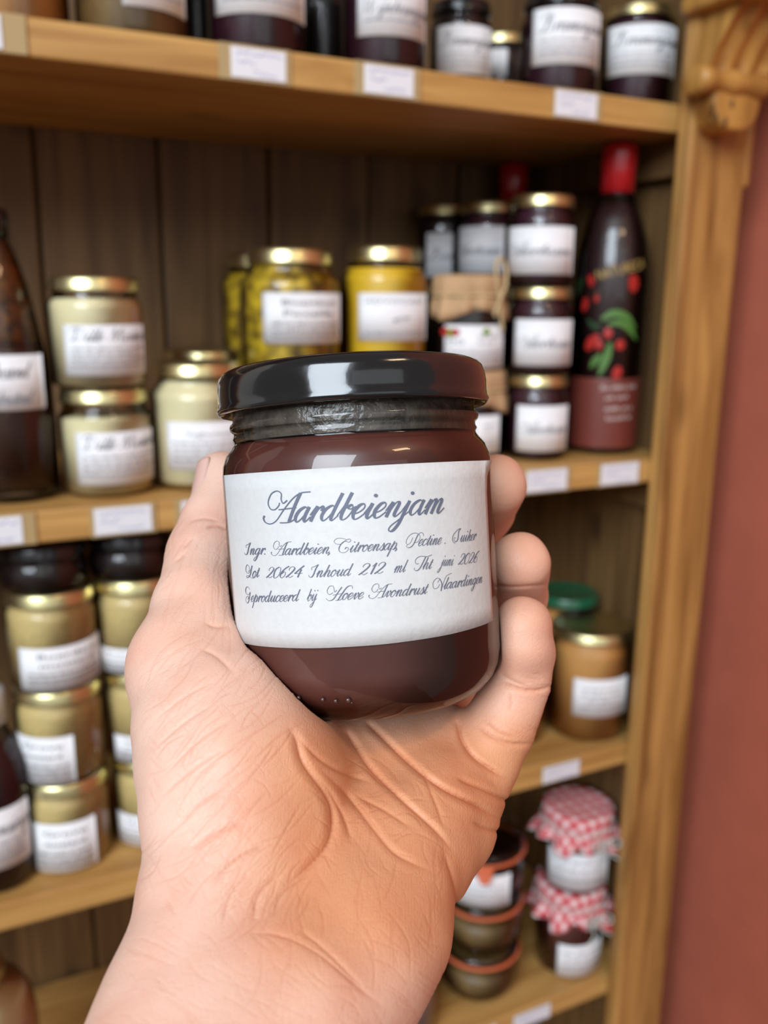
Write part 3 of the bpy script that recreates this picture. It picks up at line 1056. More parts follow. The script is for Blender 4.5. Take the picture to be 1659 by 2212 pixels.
MAY = lambda t: [('s', t, .32, .13, .08, .98)] + [('g', '', .48 + .115 * k, .055, .08, .94 - .1 * (k % 2)) for k in range(4)]
BOLD2 = lambda a, b: [('b', a, .25, .12, .2, .85), ('b', b, .46, .12, .22, .82), ('g', '', .64, .06, .1, .9), ('g', '', .77, .06, .1, .92), ('g', '', .89, .05, .1, .92)]
SCR = lambda t: [('s', t, .42, .14, .1, .97), ('g', '', .58, .05, .1, .9), ('g', '', .70, .05, .1, .85), ('g', '', .82, .05, .1, .9)]
ONE = lambda t: [('s', t, .6, .12, .08, .92)]

# top shelf
gA = 'preserve jars on the top shelf'
jar('preserve_jar', 'amber preserve jar at the left end of the top shelf', gA, 40, 0, .075, ZA, r=.036, h=.11, content=C_AMBER)
jar('preserve_jar', 'olive brown preserve jar beside the amber one on the top shelf', gA, 285, 20, .062, ZA, w=240, h=.12, content=C_OLIVE, lab=(262, -140, 396, 12), texts=SCR('Kruisbessen'))
jar('preserve_jar', 'large purple jam jar standing above the widest gap of the top shelf cards', gA, 553, 30, .058, ZA, w=214, h=.12, content=C_PURPLE, lab=(465, -130, 655, 28), texts=SCR('Bessenjam'))
jar('preserve_jar', 'purple jam jar whose label reads Wijnbessenjam, top shelf', gA, 828, 40, .05, ZA, w=186, h=.12, content=C_PURPLE, lab=(772, -100, 917, 76), texts=[('s', 'Wijnbessenjam', .72, .09, .06, .99), ('g', '', .82, .04, .1, .9)])
jar('preserve_jar', 'dark jar seen in the gap between the two left purple jam jars', gA, 698, 40, .15, ZA, r=.034, h=.1, content=C_DARKJAM, lid=BLACKLID)
jar('preserve_jar', 'dark jar seen in the gap right of the olive brown jar', gA, 425, 20, .16, ZA, r=.034, h=.1, content=C_DARKJAM, lid=BLACKLID)
jar('preserve_jar', 'smaller dark jar with a greyish label set back on the top shelf', gA, 995, 90, .115, ZA, w=136, h=.092, content=C_DARKJAM, lid=BLACKLID, lab=(943, 52, 1058, 160), texts=SCR('Bramenjam'))
jar('preserve_jar', 'dark gold lidded jar mostly hidden behind the greyish label jar', gA, 1085, 100, .19, ZA, r=.033, h=.092, content=C_DARKJAM, lab=(1058, 105, 1096, 165), texts=())
jar('preserve_jar', 'bramble jam jar left of the last jar on the top shelf', gA, 1208, 80, .062, ZA, w=172, h=.094, content=C_PURPLE, lid=BLACKLID, lab=(1151, 14, 1293, 138), texts=SCR('Bramenjam'))
jar('preserve_jar', 'bramble jam jar with a gold lid, last on the top shelf', gA, 1378, 90, .07, ZA, w=160, h=.1, content=C_PURPLE, lab=(1312, 50, 1456, 160), texts=SCR('Bramenjam'))

# middle shelf, left
gB = 'cream jars on the middle shelf'
_, _, _, zt = jar('condiment_jar', 'lower cream jar of the two stacked beside the dark bottle', gB, 230, 960, .056, ZB, w=192, h=.088, content=C_CREAM, kind='straight', neck=.9, fill=.72, lab=(168, 935, 328, 1048), texts=MAY('Dille Mosterd'), seed=1)
jar('condiment_jar', 'upper cream jar of the two stacked beside the dark bottle', gB, 210, 740, .054, zt, w=196, h=.088, content=C_CREAM, kind='straight', neck=.9, fill=.8, lab=(140, 702, 308, 812), texts=MAY('Dille Mosterd'), seed=2)
jar('condiment_jar', 'taller cream jar half hidden behind the black lid, middle shelf', gB, 432, 920, .058, ZB, w=208, h=.107, content=C_CREAM, kind='jam', neck=.8, fill=.86, lab=(364, 912, 520, 1016), texts=[('b', 'Yoghurtsaus', .3, .1, .25, .85), ('g', '', .45, .06, .08, .95), ('g', '', .57, .06, .08, .95), ('g', '', .69, .06, .08, .9), ('g', '', .82, .06, .08, .9)], seed=3)
jar('condiment_jar', 'gold lidded jar behind the taller cream jar', gB, 440, 850, .15, ZB, r=.037, h=.112, content=C_CREAM, neck=.88, seed=4)
# middle shelf, yellow jars
jar('relish_jar', 'mottled yellow relish jar with bold label behind the held jar lid', 'yellow jars on the middle shelf', 628, 700, .118, ZB, w=216, h=.206, content=C_PICC, neck=.8, kind='jam', fill=.93, lid_h=.014, lab=(570, 632, 732, 742), texts=BOLD2('Bloemkool', 'Piccalilly'), ink=INKDARK, seed=5)
jar('relish_jar', 'mottled yellow relish jar tucked behind the bold label one', 'yellow jars on the middle shelf', 566, 700, .23, ZB, r=.042, h=.206, content=C_PICC, neck=.8, kind='jam', fill=.9, lid_h=.014, seed=6)
jar('relish_jar', 'smooth bright yellow jar left of the kraft paper jar', 'yellow jars on the middle shelf', 829, 700, .115, ZB, w=188, h=.211, content=C_YELLOW, neck=.8, kind='jam', fill=.9, lid_h=.014, lab=(775, 633, 918, 736), texts=[('b', 'ADVOCAAT', .22, .1, .1, .92), ('s', 'o', .6, .1, .42, .6), ('b', 'AMBACHTELIJK', .9, .09, .08, .96)], seed=7)

# middle shelf, dark jam stacks
gC = 'dark jam jars stacked at the right of the middle shelf'
zt = ZB
for k, (uc, vm, lb, nm) in enumerate(((1156, 925, (1115, 877, 1222, 975), 'bottom dark jam jar of the front stack beside the red capped bottle'),
                                      (1165, 720, (1112, 690, 1232, 790), 'middle dark jam jar of the front stack beside the red capped bottle'),
                                      (1169, 520, (1093, 488, 1236, 592), 'top dark jam jar of the front stack beside the red capped bottle'))):
    _, _, _, zt = jar('jam_jar', nm, gC, uc, vm, .058, zt, r=.0325, h=.0872, content=C_PURPLE, lab=lb, texts=ONE('Vlierbessen'), seed=20 + k)
zt = ZB
for k, nm in enumerate(('bottom', 'middle', 'top')):
    _, _, _, zt = jar('jam_jar', nm + ' dark jam jar of the second stack behind the twine tied jar', gC, 1048 + 3 * k, 930 - 200 * k, .172, zt, r=.0325, h=.0885, content=C_PURPLE,
                      lab=(990, 488, 1088, 590) if k == 2 else None, texts=ONE('Vlierbessen') if k == 2 else (), seed=30 + k)
zt = ZB
for k, nm in enumerate(('bottom', 'middle', 'top')):
    _, _, _, zt = jar('jam_jar', nm + ' dark jam jar of the farthest stack near the back boards', gC, 952 + 3 * k, 930 - 200 * k, .235, zt, r=.031, h=.089, content=C_DARKJAM,
                      lab=(921, 503, 976, 598) if k == 2 else None, texts=ONE('Bes') if k == 2 else (), seed=40 + k)

PEP = simple('painted_red_pepper', srgb(176, 38, 30), 0.45)
FRUITG = simple('printed_green_fruit', srgb(120, 150, 50), 0.6)
# jars under kraft paper tied with twine
def kraft_jar(uc, vm, yc, z, r, h, label, lab, loop):
    root, x, r, zt = jar('kraft_topped_jar', label, 'jars with kraft paper covers', uc, vm, yc, z, r=r, h=h, content=C_DARKJAM, lid=GOLD, lab=lab, seed=50,
                         texts=[('b', 'oo', .45, .2, .05, .3), ('g', '', .3, .07, .5, .8), ('g', '', .45, .07, .5, .75), ('g', '', .65, .06, .1, .9), ('g', '', .8, .06, .15, .9)])
    rl = r * .95 + .002
    tow_ = math.atan2(CAM[1] - yc, CAM[0] - x)
    if loop:
        for da, zz, sz, m_ in ((-.62, .0395, .0055, PEP), (-.47, .0385, .006, FRUITG), (-.33, .039, .005, PEP), (.52, .040, .0045, FRUITG)):
            pts_ = [(sz * math.cos(q), sz * .8 * math.sin(q)) for q in np.linspace(0, 2 * math.pi, 14, endpoint=False)]
            Vf = [((r + .0011) * math.cos(tow_ + da), (r + .0011) * math.sin(tow_ + da), zz)] + [((r + .001) * math.cos(tow_ + da + p_[0] / r), (r + .001) * math.sin(tow_ + da + p_[0] / r), zz + p_[1]) for p_ in pts_]
            mesh_obj('printed_fruit', Vf, [(0, 1 + q, 1 + (q + 1) % 14) for q in range(14)], m_, root)
    rnd = random.Random(5)
    def wob(rr, zz, a):
        k = max(0, (h - zz) / (h * .36))
        return rr + k * .0022 * (math.sin(11 * a + 1) + .6 * math.sin(17 * a)), zz + (k ** 2) * .004 * math.sin(3 * a + .6)
    lathe('paper_cover', [(0, h + .0012), (rl * .9, h + .0012), (rl, h - .001), (rl + .001, h - .014), (rl - .0005, h - .0185), (rl + .0012, h - .024), (r + .0025, h - .03), (r + .003, h - .038), (r + .0022, h - .038), (r + .0018, h - .03), (rl, h - .022)], KRAFT, root, n=72, wob=wob)
    ring = [((rl + .0016) * math.cos(a), (rl + .0016) * math.sin(a), h - .0185) for a in np.linspace(0, 2 * math.pi, 40, endpoint=False)]
    V, Fc = tube_data(ring, .0011, 6, True)
    mesh_obj('twine', V, Fc, TWINE, root)
    if loop:
        ta = math.atan2(CAM[1] - yc, CAM[0] - x) + .78
        q = np.array([math.cos(ta), math.sin(ta), 0])
        tdir = np.array([-math.sin(ta), math.cos(ta), 0])
        c0 = q * (rl + .004) + np.array([0, 0, h - .0185])
        P = [c0 + tdir * a + np.array([0, 0, b]) + q * cc for a, b, cc in ((.007, -.034, .001), (.002, -.018, .003), (-.003, 0, .004), (-.008, .018, .004), (-.007, .032, .003), (0, .034, .003), (.006, .026, .003), (.006, .01, .004), (.0, 0, .005), (-.005, -.014, .003), (-.006, -.02, .002))]
        V, Fc = tube_data(catmull(P, 6), .0017, 6)
        mesh_obj('twine_loop', V, Fc, TWINE, root)
    return zt


zt = kraft_jar(1012, 900, .088, ZB, .037, .0905, 'lower kraft paper topped jar, mostly hidden behind the held jar', (1000, 898, 1076, 980), False)
kraft_jar(1010, 710, .088, zt, .037, .0935, 'upper kraft paper topped jar tied with a twine loop', (960, 702, 1084, 803), True)


# ------------------------------------------------------------------ bottles
def bottle(name, label, group, x, yc, z, prof, inner, mats, cat='bottle'):
    root = thing(name, label, cat, (x, yc, z), 0, group)
    lathe('glass', prof, GLASS, root, 48)
    lathe('contents', inner, mats, root, 48)
    return root


x_e, t_e = at(1314, 700, .064)
re_ = 154 / 2 / F * t_e
x_e = x_e[0]
hE = .317
prof = [(0, .001), (re_ * .8, .001), (re_, .006), (re_, .18), (re_ * .985, .2), (re_ * .9, .222), (re_ * .74, .242), (re_ * .56, .258), (re_ * .44, .27), (re_ * .4, .28), (re_ * .4, hE - .004)]
inn = [(0, .004)] + [(r - .0015, max(z, .004)) for r, z in prof[1:] if z < .265] + [(0, .262)]
b1 = bottle('tall_bottle', 'tall red capped juice bottle painted with red peppers and green leaves', 'red capped bottles', x_e, .064, ZB, prof, inn, C_JUICE)
lathe('capsule', [(re_ * .41, hE - .047), (re_ * .46, hE - .047), (re_ * .45, hE - .024), (re_ * .475, hE - .018), (re_ * .465, hE - .008), (re_ * .465, hE), (re_ * .4, hE + .001), (0, hE + .001)], REDCAP, b1)
# printed band of reddish juice at the foot, painted fruit, leaves and lettering follow the glass
BAND = simple('printed_red_band', srgb(112, 50, 40), 0.45, coat=.3)
LEAF = simple('painted_green_leaf', srgb(82, 124, 54), 0.45)
LEAFD = simple('painted_dark_leaf', srgb(38, 66, 38), 0.45)
GOLDINK = simple('painted_gold_letters', srgb(190, 156, 90), 0.4)
WHITEINK = simple('white_print', srgb(196, 176, 170), 0.6)
tow = math.atan2(CAM[1] - .064, CAM[0] - x_e)
lathe('printed_band', [(re_ + .0004, .008), (re_ + .0006, .012), (re_ + .0006, .08), (re_ + .0004, .082), (re_ - .0005, .082), (re_ - .0005, .008)], BAND, b1, 48)


def e_angle(u, v):
    """angle and height on the bottle for a pixel"""
    best = None
    for a in np.linspace(-1.45, 1.45, 120):
        q = (x_e + re_ * math.cos(tow + a), .064 + re_ * math.sin(tow + a))
        lo, hi = ZB, ZB + .3
        for _ in range(24):
            mid = (lo + hi) / 2
            if pix((*q, mid))[1] > v:
                lo = mid
            else:
                hi = mid
        d = abs(pix((*q, lo))[0] - u)
        if best is None or d < best[0]:
            best = (d, tow + a, lo - ZB)
    return best[1], best[2]


def decal(name, pts, m, off=.0007, parent=b1):
    """a closed painted shape on the bottle: points are (angle*r, height) in metres about the facing line"""
    c = np.mean(pts, 0)
    V = [((re_ + off + .0006) * math.cos(tow + c[0] / re_), (re_ + off + .0006) * math.sin(tow + c[0] / re_), c[1])]
    for p in pts:
        V.append(((re_ + off) * math.cos(tow + p[0] / re_), (re_ + off) * math.sin(tow + p[0] / re_), p[1]))
    nn = len(pts)
    Fc = [(0, 1 + k, 1 + (k + 1) % nn) for k in range(nn)]
    return mesh_obj(name, V, Fc, m, parent)


def e_pt(u, v):
    a, z = e_angle(u, v)
    return ((a - tow) * re_, z)


for (u, v, wx, hz, tl) in ((1277, 606, 7, 12, .3), (1264, 658, 8, 15, -.2), (1275, 742, 10, 16, -.4), (1290, 730, 6, 9, .3), (1313, 720, 9, 11, 0), (1340, 745, 10, 11, .2), (1369, 612, 12, 18, .1), (1333, 805, 10, 14, -.3), (1295, 745, 8, 10, 0), (1290, 645, 5, 8, 0)):
    c = e_pt(u, v)
    k = t_e / F
    pts = []
    for a in np.linspace(0, 2 * math.pi, 16, endpoint=False):
        dx, dz = wx * math.cos(a), hz * math.sin(a) * (1 - .12 * math.cos(a))
        pts.append((c[0] + (dx * math.cos(tl) - dz * math.sin(tl)) * k, c[1] + (dx * math.sin(tl) + dz * math.cos(tl)) * k))
    decal('painted_pepper', pts, PEP)
for (path, wd, m) in (([(1300, 690), (1325, 677), (1352, 685), (1372, 710)], 8, LEAF), ([(1312, 700), (1340, 698), (1362, 715), (1372, 735)], 7, LEAF),
                      ([(1318, 740), (1312, 765), (1302, 790), (1294, 812)], 8, LEAF), ([(1298, 765), (1286, 780), (1276, 795)], 7, LEAF),
                      ([(1262, 600), (1254, 615), (1250, 640)], 7, LEAFD), ([(1270, 690), (1285, 705), (1298, 700)], 6, LEAFD)):
    P = catmull([e_pt(*q) for q in path], 5)
    left, right = [], []
    mN = len(P)
    for i in range(mN):
        d = P[min(i + 1, mN - 1)] - P[max(i - 1, 0)]
        d /= np.linalg.norm(d) + 1e-9
        ww = wd * t_e / F * math.sin(math.pi * (0.12 + .83 * i / (mN - 1)))
        left.append(P[i] + np.array((-d[1], d[0])) * ww)
        right.append(P[i] - np.array((-d[1], d[0])) * ww)
    V, Fc = [], []
    for p in [q for ab in zip(left, right) for q in ab]:
        V.append(((re_ + .0009) * math.cos(tow + p[0] / re_), (re_ + .0009) * math.sin(tow + p[0] / re_), p[1]))
    for i in range(mN - 1):
        Fc.append((2 * i, 2 * i + 1, 2 * i + 3, 2 * i + 2))
    mesh_obj('painted_leaf', V, Fc, m, b1)


def bottle_text(txt, p0, p1, hgt, m, kind='b'):
    A, B = np.array(e_pt(*p0)), np.array(e_pt(*p1))
    if kind == 'b':
        v, f, wd = print_text(txt)
    else:
        v, f = greek(np.linalg.norm(B - A) / hgt, random.Random(len(txt) + 3))
        wd = np.linalg.norm(B - A) / hgt
    d = (B - A) / wd
    out = []
    for x, y in v:
        p = A + d * x + np.array((-d[1], d[0])) / (np.linalg.norm(d) + 1e-9) * y * hgt
        out.append(((re_ + .0011) * math.cos(tow + p[0] / re_), (re_ + .0011) * math.sin(tow + p[0] / re_), p[1]))
    mesh_obj('lettering', out, f, m, b1, sm=False)


bottle_text('NATURECA', (1290, 606), (1390, 578), .010, GOLDINK)
for i, (u0, u1, v) in enumerate(((1298, 1370, 842), (1308, 1356, 864), (1306, 1362, 888), (1308, 1358, 908))):
    bottle_text('x' * i, (u0, v), (u1, v - 4), .0045, WHITEINK, 'g')

x_f, t_f = at(1108, 420, .236)
hF = .318
pf = [(0, .001), (.03, .001), (.035, .006), (.035, .19), (.033, .215), (.024, .245), (.0165, .262), (.0145, .272), (.0145, hF - .004)]
b2 = bottle('tall_bottle', 'second red capped bottle standing behind the dark jam stacks', 'red capped bottles', x_f[0], .236, ZB, pf,
            [(0, .004)] + [(r - .0015, max(z, .004)) for r, z in pf[1:] if z < .27] + [(0, .268)], C_JUICE)
lathe('capsule', [(.0148, hF - .047), (.0165, hF - .047), (.016, hF - .024), (.0172, hF - .018), (.017, hF), (.012, hF + .001), (0, hF + .001)], REDCAP, b2)

# tall dark bottle at the left edge of the middle shelf
x_b, t_b = at(14, 850, .062)
rb = .036
hB = .212
pb = [(0, .001), (rb * .84, .001), (rb, .006), (rb, .06), (rb * .97, .09), (rb * .88, .118), (rb * .76, .142), (rb * .62, .168), (rb * .42, .192), (rb * .27, .204), (rb * .26, hB - .006)]
b3 = bottle('dark_bottle', 'tall dark brown bottle with black stopper at the left edge of the middle shelf', None, x_b[0], .062, ZB, pb,
            [(0, .012), (rb * .9, .012)] + [(r - .0015, z) for r, z in pb[3:] if z < .13] + [(rb * .85 - .003, .124), (0, .124)], C_DARK)
FLOWERS = simple('amber_flower_heads', srgb(108, 64, 20), 0.6, var=0.9, scale=120, bump=.5)
lathe('steeped_flowers', [(0, .125), (rb * .8, .125), (rb * .76, .136), (rb * .58, .166), (rb * .38, .19), (rb * .24, .202), (0, .206)], FLOWERS, b3, 40,
      wob=lambda r, z, a: (r * (1 - .06 * math.sin(9 * a + z * 300) ** 2), z))
lathe('stopper', [(rb * .26, hB - .009), (rb * .33, hB - .009), (rb * .34, hB + .008), (rb * .3, hB + .013), (0, hB + .014)], BLACKLID, b3)
tb = math.atan2(CAM[1] - .062, CAM[0] - x_b[0])
def solve_zb(v):
    lo, hi = ZB, ZB + .3
    for _ in range(40):
        mid = (lo + hi) / 2
        if pix((x_b[0] + rb * math.cos(tb), .062 + rb * math.sin(tb), mid))[1] > v:
            lo = mid
        else:
            hi = mid
    return lo - ZB
add_label(b3, rb, tb - .95, tb + .85, solve_zb(887), solve_zb(767), [('s', 'Vlierbessend', .42, .16, .1, .78), ('s', 'Avondrustend', .9, .15, .1, .8)], seed=70)

# ------------------------------------------------------------------ lower shelf
gL = 'stacked mustard jars on the lower shelf'
for (uc0, y0, nm, labs) in ((150, .052, 'left', ((75, 1778, 208, 1886), (42, 1592, 160, 1697), (45, 1400, 214, 1505))),
                            (338, .058, 'thumb side', ((258, 1762, 380, 1858), (250, 1590, 370, 1680), (217, 1402, 350, 1500)))):
    zt = ZC
    for k, pos in enumerate(('bottom', 'second', 'third')):
        uc = uc0 - 16 * k if nm == 'left' else uc0 - 18 * k
        _, _, _, zt = jar('mustard_jar', f'{pos} mustard jar up in the {"leftmost gold lidded stack" if nm == "left" else "stack tucked beside the thumb"}', gL, uc, 1800 - 190 * k, y0, zt, r=.0365, h=.0855,
                          content=C_MUSTARD, kind='straight', neck=.93, fill=.84, lab=labs[k], texts=BOLD2('Boerderij', 'mosterd') if k == 2 else BOLD2('Grove', 'mosterd'), seed=80 + k + uc0, ink=INKDARK)
    jar('dark_jar', f'squat dark jar, its lid painted black for shade, on top of the {"leftmost mustard stack" if nm == "left" else "mustard stack beside the thumb"}', 'dark jars on top of the mustard stacks', uc0 - 52, 1290, y0, zt, r=.0355, h=.04, content=C_DARKJAM, lid=BLACKLID, kind='straight', neck=.93, fill=.6)  # a gold lid under the shelf: its shade is put into a black colour
jar('dark_jar', 'dark jar at the back between the mustard stacks and the thumb', 'dark jars on top of the mustard stacks', 300, 1240, .17, ZC, r=.036, h=.24, content=C_DARKJAM, lid=BLACKLID, kind='straight', neck=.93, fill=.8)

# purple bottles with whitish caps at the left edge
x_p, t_p = at(-5, 1780, .045)
for k, (xx, yy, hh) in enumerate(((x_p[0] - .004, .042, .175), (x_p[0] - .022, .125, .19))):
    rp_ = .0325
    pp = [(0, .001), (rp_ * .84, .001), (rp_, .006), (rp_, .1), (rp_ * .93, .115), (rp_ * .62, .135), (rp_ * .48, .148), (rp_ * .47, hh - .006)]
    bp_ = bottle('syrup_bottle', 'purple syrup bottle with pale cap at the left edge of the lower shelf' if k == 0 else 'second purple syrup bottle behind the first on the lower shelf', 'purple syrup bottles', xx, yy, ZC, pp,
                 [(0, .006)] + [(r - .0015, max(z, .006)) for r, z in pp[1:] if z < .15] + [(0, .149)], C_PURPLE)
    lathe('cap', [(rp_ * .5, hh - .028), (rp_ * .62, hh - .028), (rp_ * .62, hh - .002), (rp_ * .56, hh), (0, hh)], WHITECAP, bp_)
    if k == 0:
        tp = math.atan2(CAM[1] - yy, CAM[0] - xx)
        add_label(bp_, rp_, tp - .9, tp + 1.02, .026, .08, SCR('Bramensiroop'), seed=90)

jar('sauce_jar', 'gold lidded orange sauce jar at the right of the lower shelf', 'jars at the right of the lower shelf', 1268, 1490, .056, ZC, w=174, h=.13, content=C_ORANGE, kind='straight', neck=.94, fill=.93, lab=(1238, 1468, 1350, 1548),
    texts=[('g', '', .3, .08, .15, .85), ('g', '', .46, .08, .15, .85), ('g', '', .62, .08, .25, .7), ('g', '', .78, .07, .15, .9)], seed=100)
jar('sauce_jar', 'green lidded pale orange jar behind the orange sauce jar', 'jars at the right of the lower shelf', 1225, 1290, .119, ZC, r=.038, h=.148, content=C_ORANGE, lid=GREENLID, kind='straight', neck=.94, fill=.85)
jar('sauce_jar', 'honey yellow jar peeping out behind the little finger', 'jars at the right of the lower shelf', 1090, 1560, .085, ZC, w=170, h=.1, content=C_HONEY, kind='straight', neck=.94, fill=.9)


# ------------------------------------------------------------------ bottom shelf: gingham jars and rubber ring jars
def gingham_jar(label, uc, vm, yc, z, r, h, lab, seed):
    root, x, r, zt = jar('gingham_topped_jar', label, 'jars with red gingham cloth tops', uc, vm, yc, z, r=r, h=h, content=C_CHUTNEY, lid=GOLD, lab=lab, kind='straight', neck=.9, fill=.8, seed=seed,
                         texts=[('g', '', .28, .09, .1, .9), ('g', '', .5, .09, .15, .85), ('g', '', .74, .09, .1, .85)])
    n, rows = 80, 16
    rl = r * .93 + .003
    V, Fc, UV = [], [], []
    for j in range(rows + 1):
        s = j / rows
        L = s * (rl + .042)
        for k in range(n):
            a = 2 * math.pi * k / n
            sq = 1 + .10 * math.cos(4 * (a + seed))
            if L < rl:
                rr, zz = L, h + .0016 + .0012 * math.sin(5 * a + 40 * L) * s
            elif L < rl + .016:
                q = (L - rl)
                rr, zz = rl + .0012 + .001 * math.sin(q / .016 * math.pi), h + .0012 - q
            else:
                q = (L - rl - .016) * sq
                fr = q / .026
                rr = rl + .0012 + fr * (.010 + .0055 * math.sin(10 * a + seed) + .003 * math.sin(17 * a + 2 * seed))
                zz = h - .0148 - q * (.78 + .22 * math.sin(5 * a + seed))
            V.append((rr * math.cos(a), rr * math.sin(a), zz))
            UV.append((L * math.cos(a), L * math.sin(a)))
    for j in range(rows):
        for k in range(n):
            k2 = (k + 1) % n
            Fc.append((j * n + k, (j + 1) * n + k, (j + 1) * n + k2, j * n + k2))
    o = mesh_obj('cloth_cover', V, Fc, GINGHAM, root)
    uvl = o.data.uv_layers.new(name='UVMap')
    for lp in o.data.loops:
        uvl.data[lp.index].uv = UV[lp.vertex_index]
    md = o.modifiers.new('thick', 'SOLIDIFY')
    md.thickness = 0.0006
    ring = [((rl + .003) * math.cos(a), (rl + .003) * math.sin(a), h - .0155) for a in np.linspace(0, 2 * math.pi, 40, endpoint=False)]
    V, Fc = tube_data(ring, .0011, 6, True)
    mesh_obj('string', V, Fc, STRING, root)
    ta = math.atan2(CAM[1] - yc, CAM[0] - x) + .62
    q = np.array([math.cos(ta), math.sin(ta), 0])
    td = np.array([-math.sin(ta), math.cos(ta), 0])
    c0 = q * (rl + .014) + np.array([0, 0, h - .019])
    for P in ([(0, 0, 0), (.008, .006, .003), (.017, .004, .005), (.019, -.005, .005), (.010, -.006, .003), (0, 0, 0)],
              [(0, 0, 0), (-.008, .005, .003), (-.015, .001, .005), (-.013, -.007, .005), (0, 0, 0)],
              [(0, 0, 0), (.005, -.011, .002), (.012, -.019, .002), (.022, -.025, .003)], [(0, 0, 0), (-.004, -.012, .002), (-.002, -.022, .002), (-.008, -.03, .002)]):
        V, Fc = tube_data(catmull([c0 + td * a + np.array([0, 0, b]) + q * c for a, b, c in P], 6), .0012, 5)
        mesh_obj('string_bow', V, Fc, STRING, root)
    return zt


zt = gingham_jar('lower jar under a red gingham cloth, standing on the bottom shelf', 1222, 2070, .05, ZD, .0405, .113, (1203, 2042, 1302, 2110), 1.3)
gingham_jar('upper jar under a red gingham cloth, stacked on the other one', 1240, 1880, .05, zt + .0015, .0405, .1, (1184, 1846, 1311, 1924), 2.2)


def rubber_jar(label, uc, vm, yc, z, r, h, content, lab, seed):
    p, t = at(uc, vm, yc)
    x = p[0]
    root = thing('clip_top_jar', label, 'jar', (x, yc, z), 0, 'glass lid jars with orange rubber rings')
    hl = h - .014
    pr = [(0, .001), (r * .72, .001), (r * .8, .004), (r * .9, .009), (r, .02), (r, hl - .014), (r * .95, hl - .008), (r * .97, hl - .002), (r * .97, hl)]
    lathe('glass', pr, GLASS, root)
    lathe('contents', [(0, .004), (r * .7, .004)] + [(rr - .0015, zz) for rr, zz in pr[3:] if zz < hl - .012] + [(r * .8, hl - .012), (0, hl - .012)], content, root)
    def wob(rr, zz, a):
        d = (a - (math.atan2(CAM[1] - yc, CAM[0] - x) + seed)) % (2 * math.pi)
        d = min(d, 2 * math.pi - d)
        if rr > r * .99:
            return rr + .013 * math.exp(-(d / .16) ** 4), zz - .012 * math.exp(-(d / .17) ** 4)
        return rr, zz
    lathe('rubber_ring', [(r * .86, hl + .0002), (r * 1.02, hl + .0002), (r * 1.045, hl + .0016), (r * 1.02, hl + .0032), (r * .86, hl + .0032)], RUBBER, root, 96, wob=wob)
    lathe('glass_lid', [(r * .86, hl + .0034), (r * .99, hl + .0034), (r, hl + .006), (r * .97, hl + .01), (r * .8, hl + .0135), (r * .74, hl + .012), (0, hl + .012)], GLASS_LID, root)
    if lab:
        ta = math.atan2(CAM[1] - yc, CAM[0] - x)
        add_label(root, r, ta - .75, ta + .72, lab[0], lab[1], [('g', '', .4, .08, .15, .85), ('g', '', .6, .08, .1, .8)], seed=5)
    return z + h - .0015


GLASS_LID = thin_glass('clip_lid_glass', (0.8, 0.84, 0.8), 1.2, 0.05)
zt = rubber_jar('bottom glass jar with an orange rubber ring and green contents', 1030, 2140, .062, ZD, .0475, .068, C_OLIVE, None, 2.7)
zt = rubber_jar('middle glass jar with an orange rubber ring and olive contents', 1036, 2040, .062, zt, .0475, .068, C_OLIVE, None, 2.9)
rubber_jar('top dark glass jar with an orange rubber ring and white label', 1040, 1930, .062, zt, .0475, .07, C_DARKJAM, (.006, .046), .05)
jar('white_lidded_jar', 'pale white jar partly hidden behind the wrist on the bottom shelf', None, 868, 2200, .04, ZD, r=.038, h=.085, content=simple('white_cream', srgb(216, 206, 196), .5), lid=WHITECAP, kind='straight', neck=.94, fill=.9)
# cream bottle at the lower left corner
x_c, t_c = at(-58, 2160, .02)
rc = .05
pc = [(0, .001), (rc * .84, .001), (rc, .006), (rc, .19), (rc * .95, .21), (rc * .8, .224), (rc * .45, .232), (rc * .45, .244)]
bcn = bottle('cream_bottle', 'cream coloured round shouldered bottle in the lower left corner', None, x_c[0], .02, ZD, pc, [(0, .004)] + [(r - .0012, max(z, .004)) for r, z in pc[1:] if z < .226] + [(0, .226)], C_CREAM)
lathe('cap', [(rc * .47, .233), (rc * .54, .233), (rc * .54, .247), (rc * .5, .251), (0, .251)], GOLD, bcn)

# ------------------------------------------------------------------ the held jam jar (millimetres in the hand's own frame)
def cp(u, v, z):
    return np.array([(u - CX) * z / F, (v - CY) * z / F, z])


def c2w(P):
    """viewer frame (x right, y down, z away, mm) to room metres"""
    P = np.asarray(P, float)
    Q = P * np.array([1, -1, -1]) / 1000.0
    return Q @ RC.T + CAM


A0 = cp(773, 1040, 222.0)                    # point of the jar axis level with the eye
AX = np.array([0.0575, 0.9977, 0.0363])      # axis direction, downwards
AX /= np.linalg.norm(AX)
RJ = 33.5
BASE = A0 + AX * 54.0
zl = -AX
xl = np.array([0, 0, -1.0])
xl -= zl * xl.dot(zl)
xl /= np.linalg.norm(xl)
yl = np.array([1.0, 0, 0])
yl = yl - zl * yl.dot(zl) - xl * yl.dot(xl)
yl /= np.linalg.norm(yl)
Rl = np.array([xl, yl, zl])                  # rows: jar axes in the viewer frame
flip = np.diag([1, -1, -1.0])
RW = RC @ flip @ Rl.T                        # jar local -> room
hero = bpy.data.objects.new('jam_jar', None)
COL.objects.link(hero)
b3 = c2w(BASE)
hero.matrix_world = Matrix([[*RW[0], b3[0]], [*RW[1], b3[1]], [*RW[2], b3[2]], [0, 0, 0, 1]])
tag(hero, 'sharp black lidded jar of strawberry jam labelled Aardbeienjam, held in the hand', 'jar')
mm = lambda pr: [(r / 1000, z / 1000) for r, z in pr]
